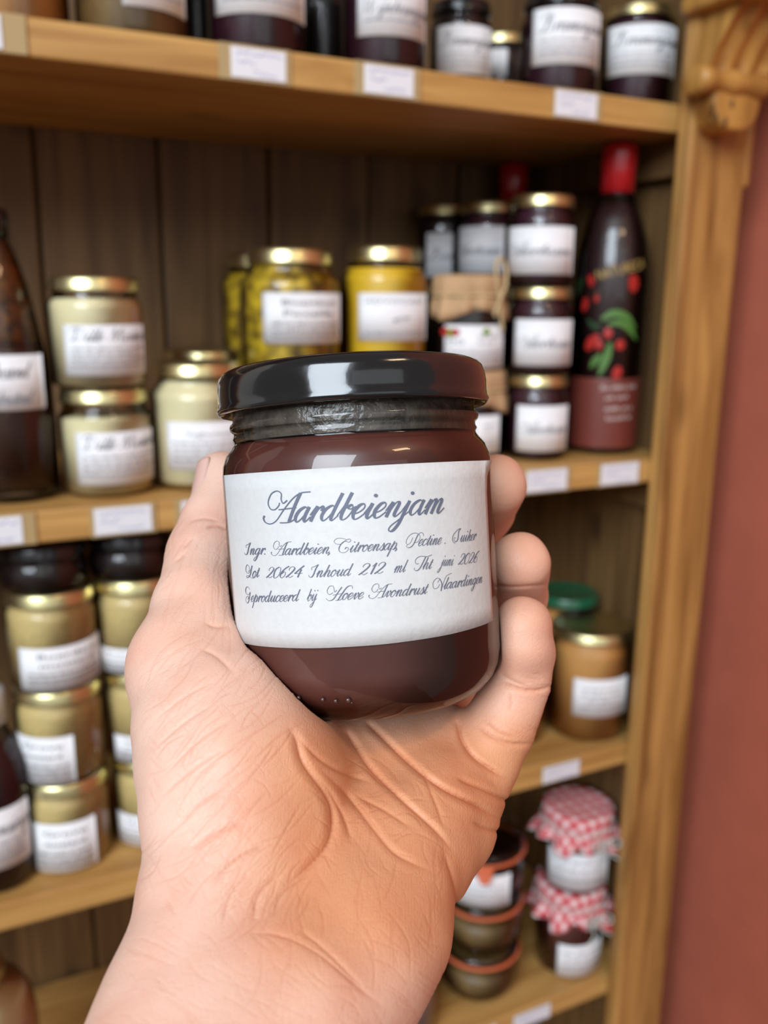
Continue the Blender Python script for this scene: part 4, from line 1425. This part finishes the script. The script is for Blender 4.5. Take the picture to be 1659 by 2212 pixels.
GP = [(0, 1.2), (20, 1.0), (23.0, .2), (24.6, 0), (26.5, .5), (29.4, 2.2), (31.6, 4.8), (33.0, 8.0), (33.5, 11.5), (33.5, 34), (33.5, 57.0), (33.25, 59.4), (32.3, 61.8), (31.0, 63.4),
      (30.3, 64.4), (30.2, 65.0), (30.6, 65.7), (30.25, 66.4), (30.2, 67.2), (30.9, 67.9), (31.15, 68.6), (30.9, 69.3), (30.3, 69.9), (30.2, 71.0), (30.0, 74), (30.0, 79)]
lathe('glass', mm(GP), GLASS_HERO, hero, 128)
lathe('jam', mm([(0, 2.2)] + [(max(r - .7, 0), max(z, 2.2) + .2) for r, z in GP[1:14]] + [(29.4, 64.6), (20, 64.9), (0, 64.9)]), JAM, hero, 128)
FILM = simple('jam_film_on_neck', srgb(84, 74, 66), 0.25, var=0.45, scale=220, bump=.5)
lathe('jam_film', mm([(29.6, 65.0), (29.75, 67), (29.9, 68.6), (29.75, 70), (29.5, 72), (29.5, 77)]), FILM, hero, 96)


def lidwob(r, z, a):
    # small dents knocked into the skirt of the lid
    d1 = math.exp(-((a - 5.85) / .10) ** 2 - ((z - .0742) / .0022) ** 2)
    d2 = math.exp(-((a - 5.62) / .16) ** 2 - ((z - .0735) / .002) ** 2)
    return r - (0.0007 * d1 + .0005 * d2) * (r > .03), z


LP = [(29.6, 76), (31.6, 73), (32.3, 72.0), (33.1, 71.6), (33.75, 72.0), (33.9, 72.8), (33.6, 73.6), (33.5, 75), (33.45, 77.2), (33.3, 79.2), (32.9, 80.6), (32.0, 81.6), (31.0, 82.05), (30.0, 82.0), (29.0, 81.4), (28, 81.2), (12, 81.4), (0, 81.4)]
HLID = simple('hero_lid_lacquer', srgb(20, 19, 21), 0.16, coat=0.5, bump=.02, scale=300)
lathe('lid', mm(LP), HLID, hero, 160, wob=lidwob)


def jar_hit(u, v):
    """pixel -> (arc length mm, height mm) on the jar wall"""
    d = np.array([(u - CX) / F, (v - CY) / F, 1.0])
    dl, ol = Rl @ d, Rl @ (-BASE)
    a = dl[0] ** 2 + dl[1] ** 2
    b = 2 * (ol[0] * dl[0] + ol[1] * dl[1])
    c = ol[0] ** 2 + ol[1] ** 2 - RJ ** 2
    t = (-b - math.sqrt(max(b * b - 4 * a * c, 0))) / (2 * a)
    p = ol + dl * t
    return math.atan2(p[1], p[0]) * RJ, p[2]


def on_jar(s, z, off):
    a = s / RJ
    return ((RJ + off) / 1000 * math.cos(a), (RJ + off) / 1000 * math.sin(a), z / 1000)


TL, TR, BL, BR = (np.array(jar_hit(*q)) for q in ((484.5, 1027), (1047, 995), (513, 1384), (1063, 1340)))
nu, nv = 48, 10
V, Fc = [], []
for off in (.22, .05):
    for j in range(nv + 1):
        for k in range(nu + 1):
            a, b = k / nu, j / nv
            p = (TL * (1 - a) + TR * a) * (1 - b) + (BL * (1 - a) + BR * a) * b
            lift = 1.6 * max(0, (a - .965) / .035) ** 1.5 * max(0, 1 - b / .12) if b < .12 else 0
            V.append(on_jar(p[0], p[1], off + lift + .06 * math.sin(a * 31) * math.sin(b * 5)))
q = (nu + 1) * (nv + 1)
for j in range(nv):
    for k in range(nu):
        a = j * (nu + 1) + k
        Fc.append((a, a + nu + 1, a + nu + 2, a + 1))
        Fc.append((q + a, q + a + 1, q + a + nu + 2, q + a + nu + 1))
rim = [k for k in range(nu + 1)] + [j * (nu + 1) + nu for j in range(1, nv + 1)] + [nv * (nu + 1) + k for k in range(nu - 1, -1, -1)] + [j * (nu + 1) for j in range(nv - 1, 0, -1)]
for k in range(len(rim)):
    a, b = rim[k], rim[(k + 1) % len(rim)]
    Fc.append((a, b, q + b, q + a))
HPAPER = simple('hero_label_paper', srgb(210, 210, 209), 0.62, var=0.03, scale=700, bump=.06)
lab = mesh_obj('label', V, Fc, HPAPER, hero)
HINK = simple('label_ink', srgb(100, 106, 124), 0.6)
words = [('Aardbeienjam', (571, 1130), (959, 1107), 32, .075, .195),
         ('Ingr.', (531, 1198), (579, 1197), 14.3, .062, .155), ('Aardbeien,', (588, 1199), (714, 1195), 14.3, .062, .155), ('Citroensap,', (724, 1194), (858, 1186), 14.3, .062, .155),
         ('Pectine', (876, 1181), (953, 1175), 14.3, .062, .155), ('.', (958, 1174), (964, 1174), 14.3, .062, .155), ('Suiker', (975, 1172), (1028, 1166), 14.3, .062, .155),
         ('Lot', (535, 1247), (567, 1246), 14.5, .062, .155), ('20624', (577, 1248), (665, 1246), 14.5, .062, .155), ('Inhoud', (668, 1247), (767, 1242), 14.3, .062, .155), ('212', (774, 1242), (838, 1237), 14.5, .062, .155),
         ('ml', (850, 1237), (882, 1234), 14.3, .062, .155), ('Tht', (893, 1231), (935, 1228), 14.3, .062, .155), ('juni', (943, 1223), (979, 1221), 14.3, .062, .155), ('2026', (987, 1220), (1035, 1213), 14.5, .062, .155),
         ('Geproduceerd', (534, 1299), (655, 1297), 14, .062, .155), ('bij', (664, 1298), (690, 1296), 14.3, .062, .155), ('Hoeve', (705, 1296), (787, 1293), 14.3, .062, .155),
         ('Avondrust', (796, 1292), (926, 1281), 14, .062, .155), ('Vlaardingen', (934, 1275), (1040, 1258), 14, .062, .155)]
V, Fc = [], []
for i, (txt, p0, p1, xh, thin, thick) in enumerate(words):
    v, f, wd = ribbons(txt, thin, thick, 6 if i == 0 else 4)
    xs = [p[0] for p in v]
    x0, x1 = min(xs), max(xs)
    a, b = np.array(jar_hit(*p0)), np.array(jar_hit(*p1))
    d = (b - a) / (x1 - x0)
    nrm = np.array((-(b - a)[1], (b - a)[0]))
    nrm /= np.linalg.norm(nrm)
    bb = len(V)
    hmm = xh * 0.0995
    sq = float(np.linalg.norm(d)) / hmm
    if txt == '.':
        sq, d = 1.0, d / sq
    for x, y in v:
        p = a + d * ((x - x0) - SL * y * (1 - 1 / sq) * .8) + nrm * y * hmm
        V.append(on_jar(p[0], p[1], .36))
    Fc += [tuple(k + bb for k in q) for q in f]
mesh_obj('lettering', V, Fc, HINK, lab, sm=False)
BUB = simple('air_bubble_shine', srgb(72, 50, 48), .06, coat=1)
for (u, v, r) in ((645, 1507, .55), (697, 1511, .5), (725, 1514, .5), (752, 1512, .6), (577, 1501, .55), (760, 1518, .25)):
    d = np.array([(u - CX) / F, (v - CY) / F, 1.0])
    best = None
    for t in np.linspace(185, 225, 300):
        p = Rl @ (d * t - BASE)
        rr = math.hypot(p[0], p[1])
        for (r0, z0), (r1, z1) in zip(GP[3:9], GP[4:10]):
            if z0 <= p[2] <= z1 and rr <= r0 + (r1 - r0) * (p[2] - z0) / (z1 - z0):
                best = p
                break
        if best is not None:
            break
    if best is None:
        continue
    Vb, Fb = lathe_data([(0, -r)] + [(r * math.cos(a), r * math.sin(a)) for a in np.linspace(-1.2, 1.2, 6)] + [(0, r)], 12)
    Vb = [tuple((np.array(best) + np.array(p)) / 1000) for p in Vb]
    mesh_obj('air_bubble', Vb, Fb, BUB, hero)

# ------------------------------------------------------------------ the hand: one skin grown over a skeleton as a distance field
VOX = 0.5
LO = np.array([-80.0, -20.0, 118.0])
HI = np.array([52.0, 112.0, 306.0])
NX = np.ceil((HI - LO) / VOX).astype(int)
gx, gy, gz = (LO[k] + VOX * np.arange(NX[k]) for k in range(3))
BIG = 40.0


def smin(a, b, k):
    h = np.maximum(k - np.abs(a - b), 0) / k
    return np.minimum(a, b) - h * h * k * 0.25


def new_field():
    return np.full(NX, BIG, np.float32)


def add_cone(D, a, b, ra, rb, k, flat=None):
    m = max(ra, rb) + k + 3
    lo = np.minimum(a, b) - m
    hi = np.maximum(a, b) + m
    i0 = np.maximum(((lo - LO) / VOX).astype(int), 0)
    i1 = np.minimum(((hi - LO) / VOX).astype(int) + 2, NX)
    if np.any(i1 <= i0):
        return
    X = gx[i0[0]:i1[0], None, None].astype(np.float32)
    Y = gy[None, i0[1]:i1[1], None].astype(np.float32)
    Z = gz[None, None, i0[2]:i1[2]].astype(np.float32)
    ba = b - a
    L2 = max(float(ba @ ba), 1e-6)
    px, py, pz = X - a[0], Y - a[1], Z - a[2]
    t = np.clip((px * ba[0] + py * ba[1] + pz * ba[2]) / L2, 0, 1)
    t = t * 1.0
    qx, qy, qz = px - ba[0] * t, py - ba[1] * t, pz - ba[2] * t
    d = np.sqrt(qx * qx + qy * qy + qz * qz) - (ra + (rb - ra) * t)
    sl = (slice(i0[0], i1[0]), slice(i0[1], i1[1]), slice(i0[2], i1[2]))
    D[sl] = smin(D[sl], d, k)


def chain(D, pts, k):
    """pts: (u, v, depth, radius)"""
    P = [(cp(u, v, z), r) for u, v, z, r in pts]
    for (a, ra), (b, rb) in zip(P[:-1], P[1:]):
        add_cone(D, a, b, ra, rb, k)


palm = new_field()
# wrist and forearm
chain(palm, [(506, 1880, 181, 16), (472, 2030, 172, 16), (412, 2212, 160, 16.3), (345, 2420, 147, 18)], 6)
chain(palm, [(838, 1870, 196, 15), (785, 2000, 183, 17), (735, 2080, 174, 16.6), (650, 2212, 163, 16.3), (565, 2440, 150, 18)], 6)
chain(palm, [(660, 1950, 186, 16), (560, 2212, 164, 18), (470, 2430, 150, 20)], 8)
# ball of the thumb
chain(palm, [(493, 1860, 182, 16), (494, 1690, 190, 17.6), (455, 1570, 199, 15.8), (396, 1445, 209, 12.2)], 7)
chain(palm, [(575, 1830, 186, 14.5), (575, 1690, 196, 15.5), (515, 1570, 204, 14.5)], 10)
# heel of the hand under the little finger
chain(palm, [(835, 1870, 196, 14.5), (885, 1800, 205, 13.5), (945, 1735, 214, 12.5)], 8)
chain(palm, [(912, 1860, 201, 10.5), (970, 1795, 212, 10), (985, 1755, 216, 9.2)], 4)
# metacarpals to the knuckles
chain(palm, [(560, 1900, 189, 13), (575, 1700, 226, 12), (548, 1505, 264, 12)], 8)
chain(palm, [(640, 1920, 190, 13), (700, 1740, 222, 11.5), (722, 1570, 263, 12)], 8)
chain(palm, [(720, 1900, 191, 13), (810, 1740, 216, 11.5), (885, 1628, 247, 11.5)], 8)
chain(palm, [(800, 1880, 194, 13), (908, 1750, 212, 11.5), (1000, 1690, 224, 10.4)], 8)
# fleshy pads under the foot of the jar
chain(palm, [(640, 1640, 212, 13), (760, 1645, 224, 13), (860, 1640, 230, 13), (935, 1615, 233, 12.5)], 10)
chain(palm, [(700, 1760, 208, 13), (820, 1740, 216, 13), (900, 1690, 224, 12)], 10)
# web between thumb and first finger, behind the jar
chain(palm, [(420, 1470, 222, 9), (480, 1500, 245, 8), (540, 1520, 262, 9)], 10)

fingers = []
thumb = new_field()
chain(thumb, [(397, 1445, 209, 12.2), (431, 1310, 222, 11.4), (455, 1200, 235, 11.4), (474, 1130, 240, 10.0), (490, 1072, 244, 9.0), (496, 1048, 245, 8.4)], 2)
chain(thumb, [(488, 1060, 246, 7.8), (473, 1024, 247, 6.2)], 3)
chain(thumb, [(468, 1340, 220, 7.5), (480, 1420, 213, 8.5)], 6)
index = new_field()
chain(index, [(548, 1505, 264, 11), (625, 1190, 288, 9.5), (735, 1075, 280, 8.4), (835, 1050, 271, 7.8)], 4)
middle = new_field()
chain(middle, [(722, 1570, 263, 11.3), (935, 1280, 291, 9.8), (1046, 1102, 263, 8.8), (1070, 1048, 245, 8.6)], 2)
ring = new_field()
chain(ring, [(885, 1628, 247, 11), (1050, 1440, 274, 9.8), (1116, 1290, 259, 8.8), (1122, 1215, 237, 8.2)], 2)
little = new_field()
chain(little, [(1000, 1694, 223, 10.4), (1034, 1640, 225, 10.2), (1077, 1572, 226.5, 9.0), (1099, 1520, 227, 8.2), (1125, 1468, 227, 7.5), (1129, 1410, 226.5, 7.9), (1130, 1352, 226, 7.6)], 2)
chain(little, [(1128, 1395, 221, 5.6), (1128, 1365, 221.5, 5.6)], 4)

hand = smin(palm, thumb, 6)
for f_ in (index, middle, ring, little):
    hand = np.minimum(hand, smin(palm, f_, 6 if f_ is not little else 3.0))
del thumb, index, middle, ring

# slack skin: low swells of the palm
Xg, Yg, Zg = np.meshgrid(gx.astype(np.float32), gy.astype(np.float32), gz.astype(np.float32), indexing='ij', sparse=True)
hand += (0.2 * np.sin(Xg * .31 + Yg * .22) * np.sin(Yg * .27 - Zg * .2 + 1.0)).astype(np.float32)

# creases: grooves run along lines of the palm, knuckles and wrist; (points, depth mm, half width px)
near = np.abs(hand) < 2.6
deeper = np.empty_like(near)
deeper[:, :, :-3] = hand[:, :, 3:] < hand[:, :, :-3]
deeper[:, :, -3:] = False
idx = np.nonzero(near & deeper)
gxx, gyy, gzz = gx[idx[0]], gy[idx[1]], gz[idx[2]]
gu, gv = CX + F * gxx / gzz, CY + F * gyy / gzz
add = np.zeros(len(gu), np.float32)
CREASES = [
    ([(790, 1560), (808, 1575), (885, 1650), (955, 1703), (1025, 1738), (1085, 1772)], 1.5, 9),
    ([(985, 1552), (990, 1570), (997, 1598), (1018, 1630), (1042, 1650), (1070, 1668), (1108, 1688)], 1.3, 7),
    ([(985, 1680), (1010, 1692), (1045, 1706), (1087, 1727), (1100, 1735)], 1.0, 8),
    ([(1020, 1775), (1050, 1790), (1092, 1800)], .7, 8),
    ([(745, 1580), (755, 1591), (797, 1657), (864, 1724), (937, 1790), (976, 1836)], 1.2, 9),
    ([(685, 1654), (755, 1724), (815, 1801), (857, 1846), (927, 1881)], .7, 9),
    ([(625, 1570), (640, 1600), (655, 1650), (703, 1717), (717, 1760), (708, 1821), (658, 1880), (600, 1925)], 1.3, 12),
    ([(640, 1590), (690, 1640), (740, 1670), (800, 1690)], .5, 8),
    ([(955, 1829), (983, 1920), (986, 1990)], .6, 10),
    ([(900, 1640), (935, 1720), (960, 1790)], .3, 8),
    ([(700, 1690), (740, 1760), (760, 1820)], .45, 8),
    ([(760, 1715), (830, 1750), (890, 1790)], .35, 7),
    ([(413, 1833), (470, 1800), (540, 1770)], .8, 8),
    ([(455, 1905), (515, 1852), (585, 1820)], .8, 8),
    ([(480, 1995), (500, 1930), (545, 1880)], .5, 7),
    ([(545, 2000), (560, 1930), (610, 1885)], .6, 8),
    ([(590, 1985), (610, 1930), (680, 1880)], .4, 7),
    ([(380, 1790), (430, 1740), (500, 1700)], .4, 6),
    ([(340, 1730), (420, 1660), (500, 1610)], .35, 6), ([(350, 1680), (430, 1600), (510, 1550)], .35, 6), ([(330, 1620), (400, 1560), (480, 1510)], .35, 6),
    ([(330, 1560), (400, 1505), (470, 1470)], .3, 6), ([(400, 1700), (470, 1640), (530, 1600)], .3, 6),
    ([(520, 2015), (600, 2020), (680, 2055), (760, 2120), (830, 2180)], .22, 9),
    ([(640, 2005), (700, 2050), (790, 2140)], .3, 8),
    ([(445, 1140), (470, 1136), (500, 1145)], .7, 6), ([(405, 1128), (440, 1120), (480, 1128)], .3, 5),
    ([(380, 1215), (400, 1195)], .4, 6), ([(395, 1185), (420, 1160)], .3, 6),
    ([(440, 1345), (470, 1355), (500, 1350)], .5, 7), ([(430, 1400), (470, 1420), (510, 1460)], .5, 9),
    ([(1070, 1474), (1100, 1480), (1130, 1490), (1165, 1490), (1200, 1478)], .9, 6), ([(1078, 1452), (1110, 1472), (1140, 1482)], .4, 4),
    ([(1022, 1558), (1060, 1590), (1105, 1606), (1160, 1606)], .6, 6), ([(1040, 1548), (1080, 1580), (1120, 1594)], .35, 5),
    ([(1100, 1495), (1105, 1520), (1100, 1535)], .15, 6),
    ([(1060, 1262), (1110, 1268), (1190, 1262)], .4, 6),
]
for pts, dep, wd in CREASES:
    dep, wd = dep * .5, max(wd * .75, 5)
    P = np.array(catmull(pts, 4))
    lo, hi = P.min(0) - 4 * wd, P.max(0) + 4 * wd
    sel = np.nonzero((gu > lo[0]) & (gu < hi[0]) & (gv > lo[1]) & (gv < hi[1]))[0]
    if len(sel) == 0:
        continue
    su, sv = gu[sel], gv[sel]
    d = np.full(len(sel), 1e9)
    fade = np.zeros(len(sel))
    nseg = len(P) - 1
    for i in range(nseg):
        a, b = P[i], P[i + 1]
        ab = b - a
        t = np.clip(((su - a[0]) * ab[0] + (sv - a[1]) * ab[1]) / (ab @ ab + 1e-9), 0, 1)
        dd = np.hypot(su - a[0] - ab[0] * t, sv - a[1] - ab[1] * t)
        s = (i + t) / nseg
        up = dd < d
        d = np.where(up, dd, d)
        fade = np.where(up, s, fade)
    env = np.clip(np.minimum(fade, 1 - fade) / .18, 0.15, 1)
    prof_ = np.exp(-(d / wd) ** 2) - .14 * np.exp(-((d - 2.2 * wd) / (1.2 * wd)) ** 2)
    add[sel] += (dep * env * prof_).astype(np.float32)
hand[idx] += add
del near, deeper

# the flesh gives way to the glass
pxj = [g - b for g, b in zip((Xg, Yg, Zg), BASE)]
hz = pxj[0] * zl[0] + pxj[1] * zl[1] + pxj[2] * zl[2]
rr2 = np.sqrt(np.maximum(pxj[0] ** 2 + pxj[1] ** 2 + pxj[2] ** 2 - hz ** 2, 0))
cr = 8.5
qx = np.maximum(rr2 - (RJ - cr), 0)
qz = np.maximum(np.maximum(cr - hz, hz - (82 - cr)), 0)
jd = np.sqrt(qx ** 2 + qz ** 2) - cr
hand = np.maximum(hand, -(jd - 0.15).astype(np.float32))
del jd, rr2, hz, qx, qz


def surface_nets(D):
    ins = D < 0
    cnt = np.zeros(np.array(D.shape) - 1, np.uint8)
    corners = [(i, j, k) for i in (0, 1) for j in (0, 1) for k in (0, 1)]
    n0, n1, n2 = cnt.shape
    for i, j, k in corners:
        cnt += ins[i:i + n0, j:j + n1, k:k + n2]
    act = (cnt > 0) & (cnt < 8)
    ii = np.stack(np.nonzero(act), 1)
    vid = np.full(cnt.shape, -1, np.int32)
    vid[act] = np.arange(len(ii), dtype=np.int32)
    vals = np.stack([D[ii[:, 0] + c[0], ii[:, 1] + c[1], ii[:, 2] + c[2]] for c in corners], 1)
    acc = np.zeros((len(ii), 3))
    num = np.zeros(len(ii))
    for a in range(8):
        for b in range(a + 1, 8):
            ca, cb = np.array(corners[a]), np.array(corners[b])
            if np.abs(ca - cb).sum() != 1:
                continue
            va, vb = vals[:, a], vals[:, b]
            m = (va < 0) != (vb < 0)
            t = va[m] / (va[m] - vb[m])
            acc[m] += ca + (cb - ca) * t[:, None]
            num[m] += 1
    V = ii + acc / num[:, None]
    quads = []
    for ax in range(3):
        e = [0, 0, 0]
        e[ax] = 1
        s0 = tuple(slice(0, D.shape[k] - e[k]) for k in range(3))
        s1 = tuple(slice(e[k], D.shape[k]) for k in range(3))
        ch = ins[s0] != ins[s1]
        p = np.stack(np.nonzero(ch), 1)
        o1, o2 = [k for k in range(3) if k != ax]
        ok = (p[:, o1] > 0) & (p[:, o2] > 0) & (p[:, o1] < D.shape[o1] - 1) & (p[:, o2] < D.shape[o2] - 1)
        p = p[ok]
        q = []
        for da, db in ((1, 1), (0, 1), (0, 0), (1, 0)):
            c = p.copy()
            c[:, o1] -= da
            c[:, o2] -= db
            q.append(vid[c[:, 0], c[:, 1], c[:, 2]])
        q = np.stack(q, 1)
        fl = ins[p[:, 0], p[:, 1], p[:, 2]]
        if ax == 1:
            fl = ~fl
        q[~fl] = q[~fl][:, ::-1]
        quads.append(q)
    return V, np.concatenate(quads)


HV, HQ = surface_nets(hand)
HV = LO + HV * VOX
# keep the one big body
par = np.arange(len(HV))
e = np.concatenate([HQ[:, [0, 1]], HQ[:, [1, 2]], HQ[:, [2, 3]], HQ[:, [3, 0]]])
lab_ = np.arange(len(HV))
for _ in range(400):
    nl = lab_.copy()
    np.minimum.at(nl, e[:, 0], lab_[e[:, 1]])
    np.minimum.at(nl, e[:, 1], lab_[e[:, 0]])
    nl = nl[nl]
    if np.array_equal(nl, lab_):
        break
    lab_ = nl
big = np.bincount(lab_).argmax()
keep = lab_ == big
remap = np.cumsum(keep) - 1
HQ = remap[HQ[keep[HQ[:, 0]]]]
HV = HV[keep]
e = np.concatenate([HQ[:, [0, 1]], HQ[:, [1, 2]], HQ[:, [2, 3]], HQ[:, [3, 0]]])
for lam in (0.5, -0.52, 0.5, -0.52, 0.4):
    deg = np.bincount(e.ravel(), minlength=len(HV))[:, None]
    sm_ = np.stack([np.bincount(e[:, 0], HV[e[:, 1], k], len(HV)) + np.bincount(e[:, 1], HV[e[:, 0], k], len(HV)) for k in range(3)], 1) / np.maximum(deg, 1)
    HV = HV + lam * (sm_ - HV)


def subdivide(V, Q):
    """every quad into four, then one light relax"""
    n = len(V)
    ed = np.sort(np.concatenate([Q[:, [0, 1]], Q[:, [1, 2]], Q[:, [2, 3]], Q[:, [3, 0]]]), 1)
    key = ed[:, 0].astype(np.int64) * n + ed[:, 1]
    uq, inv = np.unique(key, return_inverse=True)
    em = (V[uq // n] + V[uq % n]) / 2
    fc = V[Q].mean(1)
    m = len(Q)
    e0, e1, e2, e3 = (inv[k * m:(k + 1) * m] + n for k in range(4))
    c = np.arange(m) + n + len(uq)
    Qn = np.concatenate([np.stack(t, 1) for t in ((Q[:, 0], e0, c, e3), (e0, Q[:, 1], e1, c), (c, e1, Q[:, 2], e2), (e3, c, e2, Q[:, 3]))])
    return np.concatenate([V, em, fc]), Qn


HV, HQ = subdivide(HV, HQ)
e = np.concatenate([HQ[:, [0, 1]], HQ[:, [1, 2]], HQ[:, [2, 3]], HQ[:, [3, 0]]])
for lam in (0.5, -.2, 0.5):
    deg = np.bincount(e.ravel(), minlength=len(HV))[:, None]
    sm_ = np.stack([np.bincount(e[:, 0], HV[e[:, 1], k], len(HV)) + np.bincount(e[:, 1], HV[e[:, 0], k], len(HV)) for k in range(3)], 1) / np.maximum(deg, 1)
    HV = HV + lam * (sm_ - HV)
fn = np.cross(HV[HQ[:, 2]] - HV[HQ[:, 0]], HV[HQ[:, 3]] - HV[HQ[:, 1]])
vn = np.stack([sum(np.bincount(HQ[:, c], fn[:, k], len(HV)) for c in range(4)) for k in range(3)], 1)
vn /= np.linalg.norm(vn, axis=1, keepdims=True) + 1e-9
if (vn * (HV - HV.mean(0))).sum() < 0:
    vn = -vn
# sharp skin lines pressed into the surface that faces out of the palm
FINE = [(p_, .16 + .16 * d_, 3.0) for p_, d_, w_ in CREASES]
rnd = random.Random(3)


def strew(n, u0, u1, v0, v1, l0, l1, a0, a1, d0, d1, wd):
    for _ in range(n):
        u, v = rnd.uniform(u0, u1), rnd.uniform(v0, v1)
        L, a, q = rnd.uniform(l0, l1), rnd.uniform(a0, a1), rnd.uniform(-.16, .16)
        c_, s_ = math.cos(a), math.sin(a)
        FINE.append(([(u, v), (u + L * .5 * c_ - L * q * s_, v + L * .5 * s_ + L * q * c_), (u + L * c_, v + L * s_)], rnd.uniform(d0, d1), wd))


strew(110, 285, 560, 1440, 2000, 60, 190, -.98, -.55, .07, .17, 2.6)
strew(70, 300, 540, 1480, 1960, 30, 90, .75, 1.15, .05, .11, 2.4)
strew(30, 440, 640, 1840, 2060, 60, 170, -1.2, -.8, .08, .2, 2.8)
strew(34, 560, 960, 1760, 2140, 60, 190, 1.25, 1.9, .05, .13, 2.6)
strew(26, 620, 900, 1620, 1850, 40, 130, .5, 1.1, .06, .15, 2.6)
strew(20, 640, 900, 1650, 1850, 40, 100, -.6, .1, .05, .12, 2.6)
strew(60, 220, 900, 1980, 2212, 50, 150, .35, .9, .04, .09, 2.6)
strew(40, 330, 480, 1120, 1420, 40, 110, -1.3, -.7, .04, .1, 2.4)
strew(16, 440, 500, 1120, 1330, 60, 160, 1.4, 1.7, .04, .1, 2.4)
strew(22, 1060, 1180, 1455, 1500, 20, 60, .0, .35, .04, .12, 2.4)
strew(18, 1030, 1160, 1560, 1610, 20, 60, .2, .5, .04, .1, 2.4)
hu, hv_ = CX + F * HV[:, 0] / HV[:, 2], CY + F * HV[:, 1] / HV[:, 2]
press = np.zeros(len(HV))
facing = vn[:, 2] < .1
ordr = np.nonzero(facing)[0]
ou, ov = hu[ordr], hv_[ordr]
srt = np.argsort(ov)
ordr, ou, ov = ordr[srt], ou[srt], ov[srt]
for pts, dep, wd in FINE:
    P = np.array(catmull(pts, 4))
    lo, hi = P.min(0) - 3 * wd, P.max(0) + 3 * wd
    i0, i1 = np.searchsorted(ov, lo[1]), np.searchsorted(ov, hi[1])
    sel = i0 + np.nonzero((ou[i0:i1] > lo[0]) & (ou[i0:i1] < hi[0]))[0]
    if len(sel) == 0:
        continue
    su, sv = ou[sel], ov[sel]
    d = np.full(len(sel), 1e9)
    fade = np.zeros(len(sel))
    nseg = len(P) - 1
    for i in range(nseg):
        a, b = P[i], P[i + 1]
        ab = b - a
        t = np.clip(((su - a[0]) * ab[0] + (sv - a[1]) * ab[1]) / (ab @ ab + 1e-9), 0, 1)
        dd = np.hypot(su - a[0] - ab[0] * t, sv - a[1] - ab[1] * t)
        up = dd < d
        d = np.where(up, dd, d)
        fade = np.where(up, (i + t) / nseg, fade)
    env = np.clip(np.minimum(fade, 1 - fade) / .25, 0.05, 1)
    press[ordr[sel]] = np.maximum(press[ordr[sel]], dep * .8 * env * np.exp(-(d / wd) ** 2))
HV = HV - vn * press[:, None]
hu, hv_ = CX + F * HV[:, 0] / HV[:, 2], CY + F * HV[:, 1] / HV[:, 2]
sst = lambda x, a, b: np.clip((x - a) / (b - a), 0, 1) ** 2 * (3 - 2 * np.clip((x - a) / (b - a), 0, 1))
tone = sst(hu, 420, 680) * (1 - .75 * sst(hv_, 1980, 2200)) * sst(hv_, 1440, 1640)  # palm mask, also painting the warm light on it into the skin
tone = np.maximum(tone, .35 * sst(hu, 900, 1000))
HC = BASE + AX * 20
wc = c2w(HC)
HL = (HV - HC) * np.array([1, -1, -1]) / 1000.0     # right, up, towards the viewer
me = bpy.data.meshes.new('hand')
me.vertices.add(len(HL))
me.vertices.foreach_set('co', HL.astype(np.float32).ravel())
me.loops.add(HQ.size)
me.loops.foreach_set('vertex_index', HQ.astype(np.int32).ravel())
me.polygons.add(len(HQ))
me.polygons.foreach_set('loop_start', np.arange(0, HQ.size, 4, dtype=np.int32))
me.polygons.foreach_set('loop_total', np.full(len(HQ), 4, np.int32))
me.polygons.foreach_set('use_smooth', np.ones(len(HQ), bool))
me.update(calc_edges=True)
me.validate()
ac_ = me.attributes.new('crease', 'FLOAT', 'POINT')
ac_.data.foreach_set('value', np.clip(press / .3, 0, 1).astype(np.float32))
at_ = me.attributes.new('tone', 'FLOAT', 'POINT')
at_.data.foreach_set('value', tone.astype(np.float32))
me.materials.append(SKIN)
ho = bpy.data.objects.new('hand', me)
COL.objects.link(ho)
ho.matrix_world = Matrix([[*RC[0], wc[0]], [*RC[1], wc[1]], [*RC[2], wc[2]], [0, 0, 0, 1]])
tag(ho, 'bare left hand and wrist gripping the strawberry jam jar, palm towards the viewer', 'hand')
print('hand verts', len(HV))

# thumb nail, seen almost edge on
ta, tb_ = cp(489, 1070, 244), cp(492, 1036, 246)
ad = (tb_ - ta) / np.linalg.norm(tb_ - ta)
nd = np.array([-1.0, -0.1, -0.28])
nd -= ad * nd.dot(ad)
nd /= np.linalg.norm(nd)
sd = np.cross(ad, nd)
V, Fc = [], []
nu, nv = 16, 14
for lay in (0, 1):
    for j in range(nv + 1):
        for k in range(nu + 1):
            a = -1 + 2 * k / nu
            b = j / nv
            wdt = 1.0 - .16 * (1 - b) ** 2 - (.25 * max(0, b - .8) / .2) ** 2
            if b < .12:
                wdt *= .8 + .2 * b / .12
            ang = a * wdt * .78
            rad = 9.75 - .9 * b - .5 * lay - .5 * abs(a) ** 4
            ctr = ta + ad * (-2.6 + 11.0 * b)
            V.append((ctr + nd * rad * math.cos(ang) + sd * rad * math.sin(ang) - HC) * np.array([1, -1, -1]) / 1000.0)
q = (nu + 1) * (nv + 1)
for j in range(nv):
    for k in range(nu):
        a = j * (nu + 1) + k
        Fc.append((a, a + nu + 1, a + nu + 2, a + 1))
        Fc.append((q + a, q + a + 1, q + a + nu + 2, q + a + nu + 1))
rim = [k for k in range(nu + 1)] + [j * (nu + 1) + nu for j in range(1, nv + 1)] + [nv * (nu + 1) + k for k in range(nu - 1, -1, -1)] + [j * (nu + 1) for j in range(nv - 1, 0, -1)]
for k in range(len(rim)):
    a, b = rim[k], rim[(k + 1) % len(rim)]
    Fc.append((a, b, q + b, q + a))
nl_ = mesh_obj('thumbnail', V, Fc, NAIL, ho)
nl_['label'] = 'pale pink thumbnail'
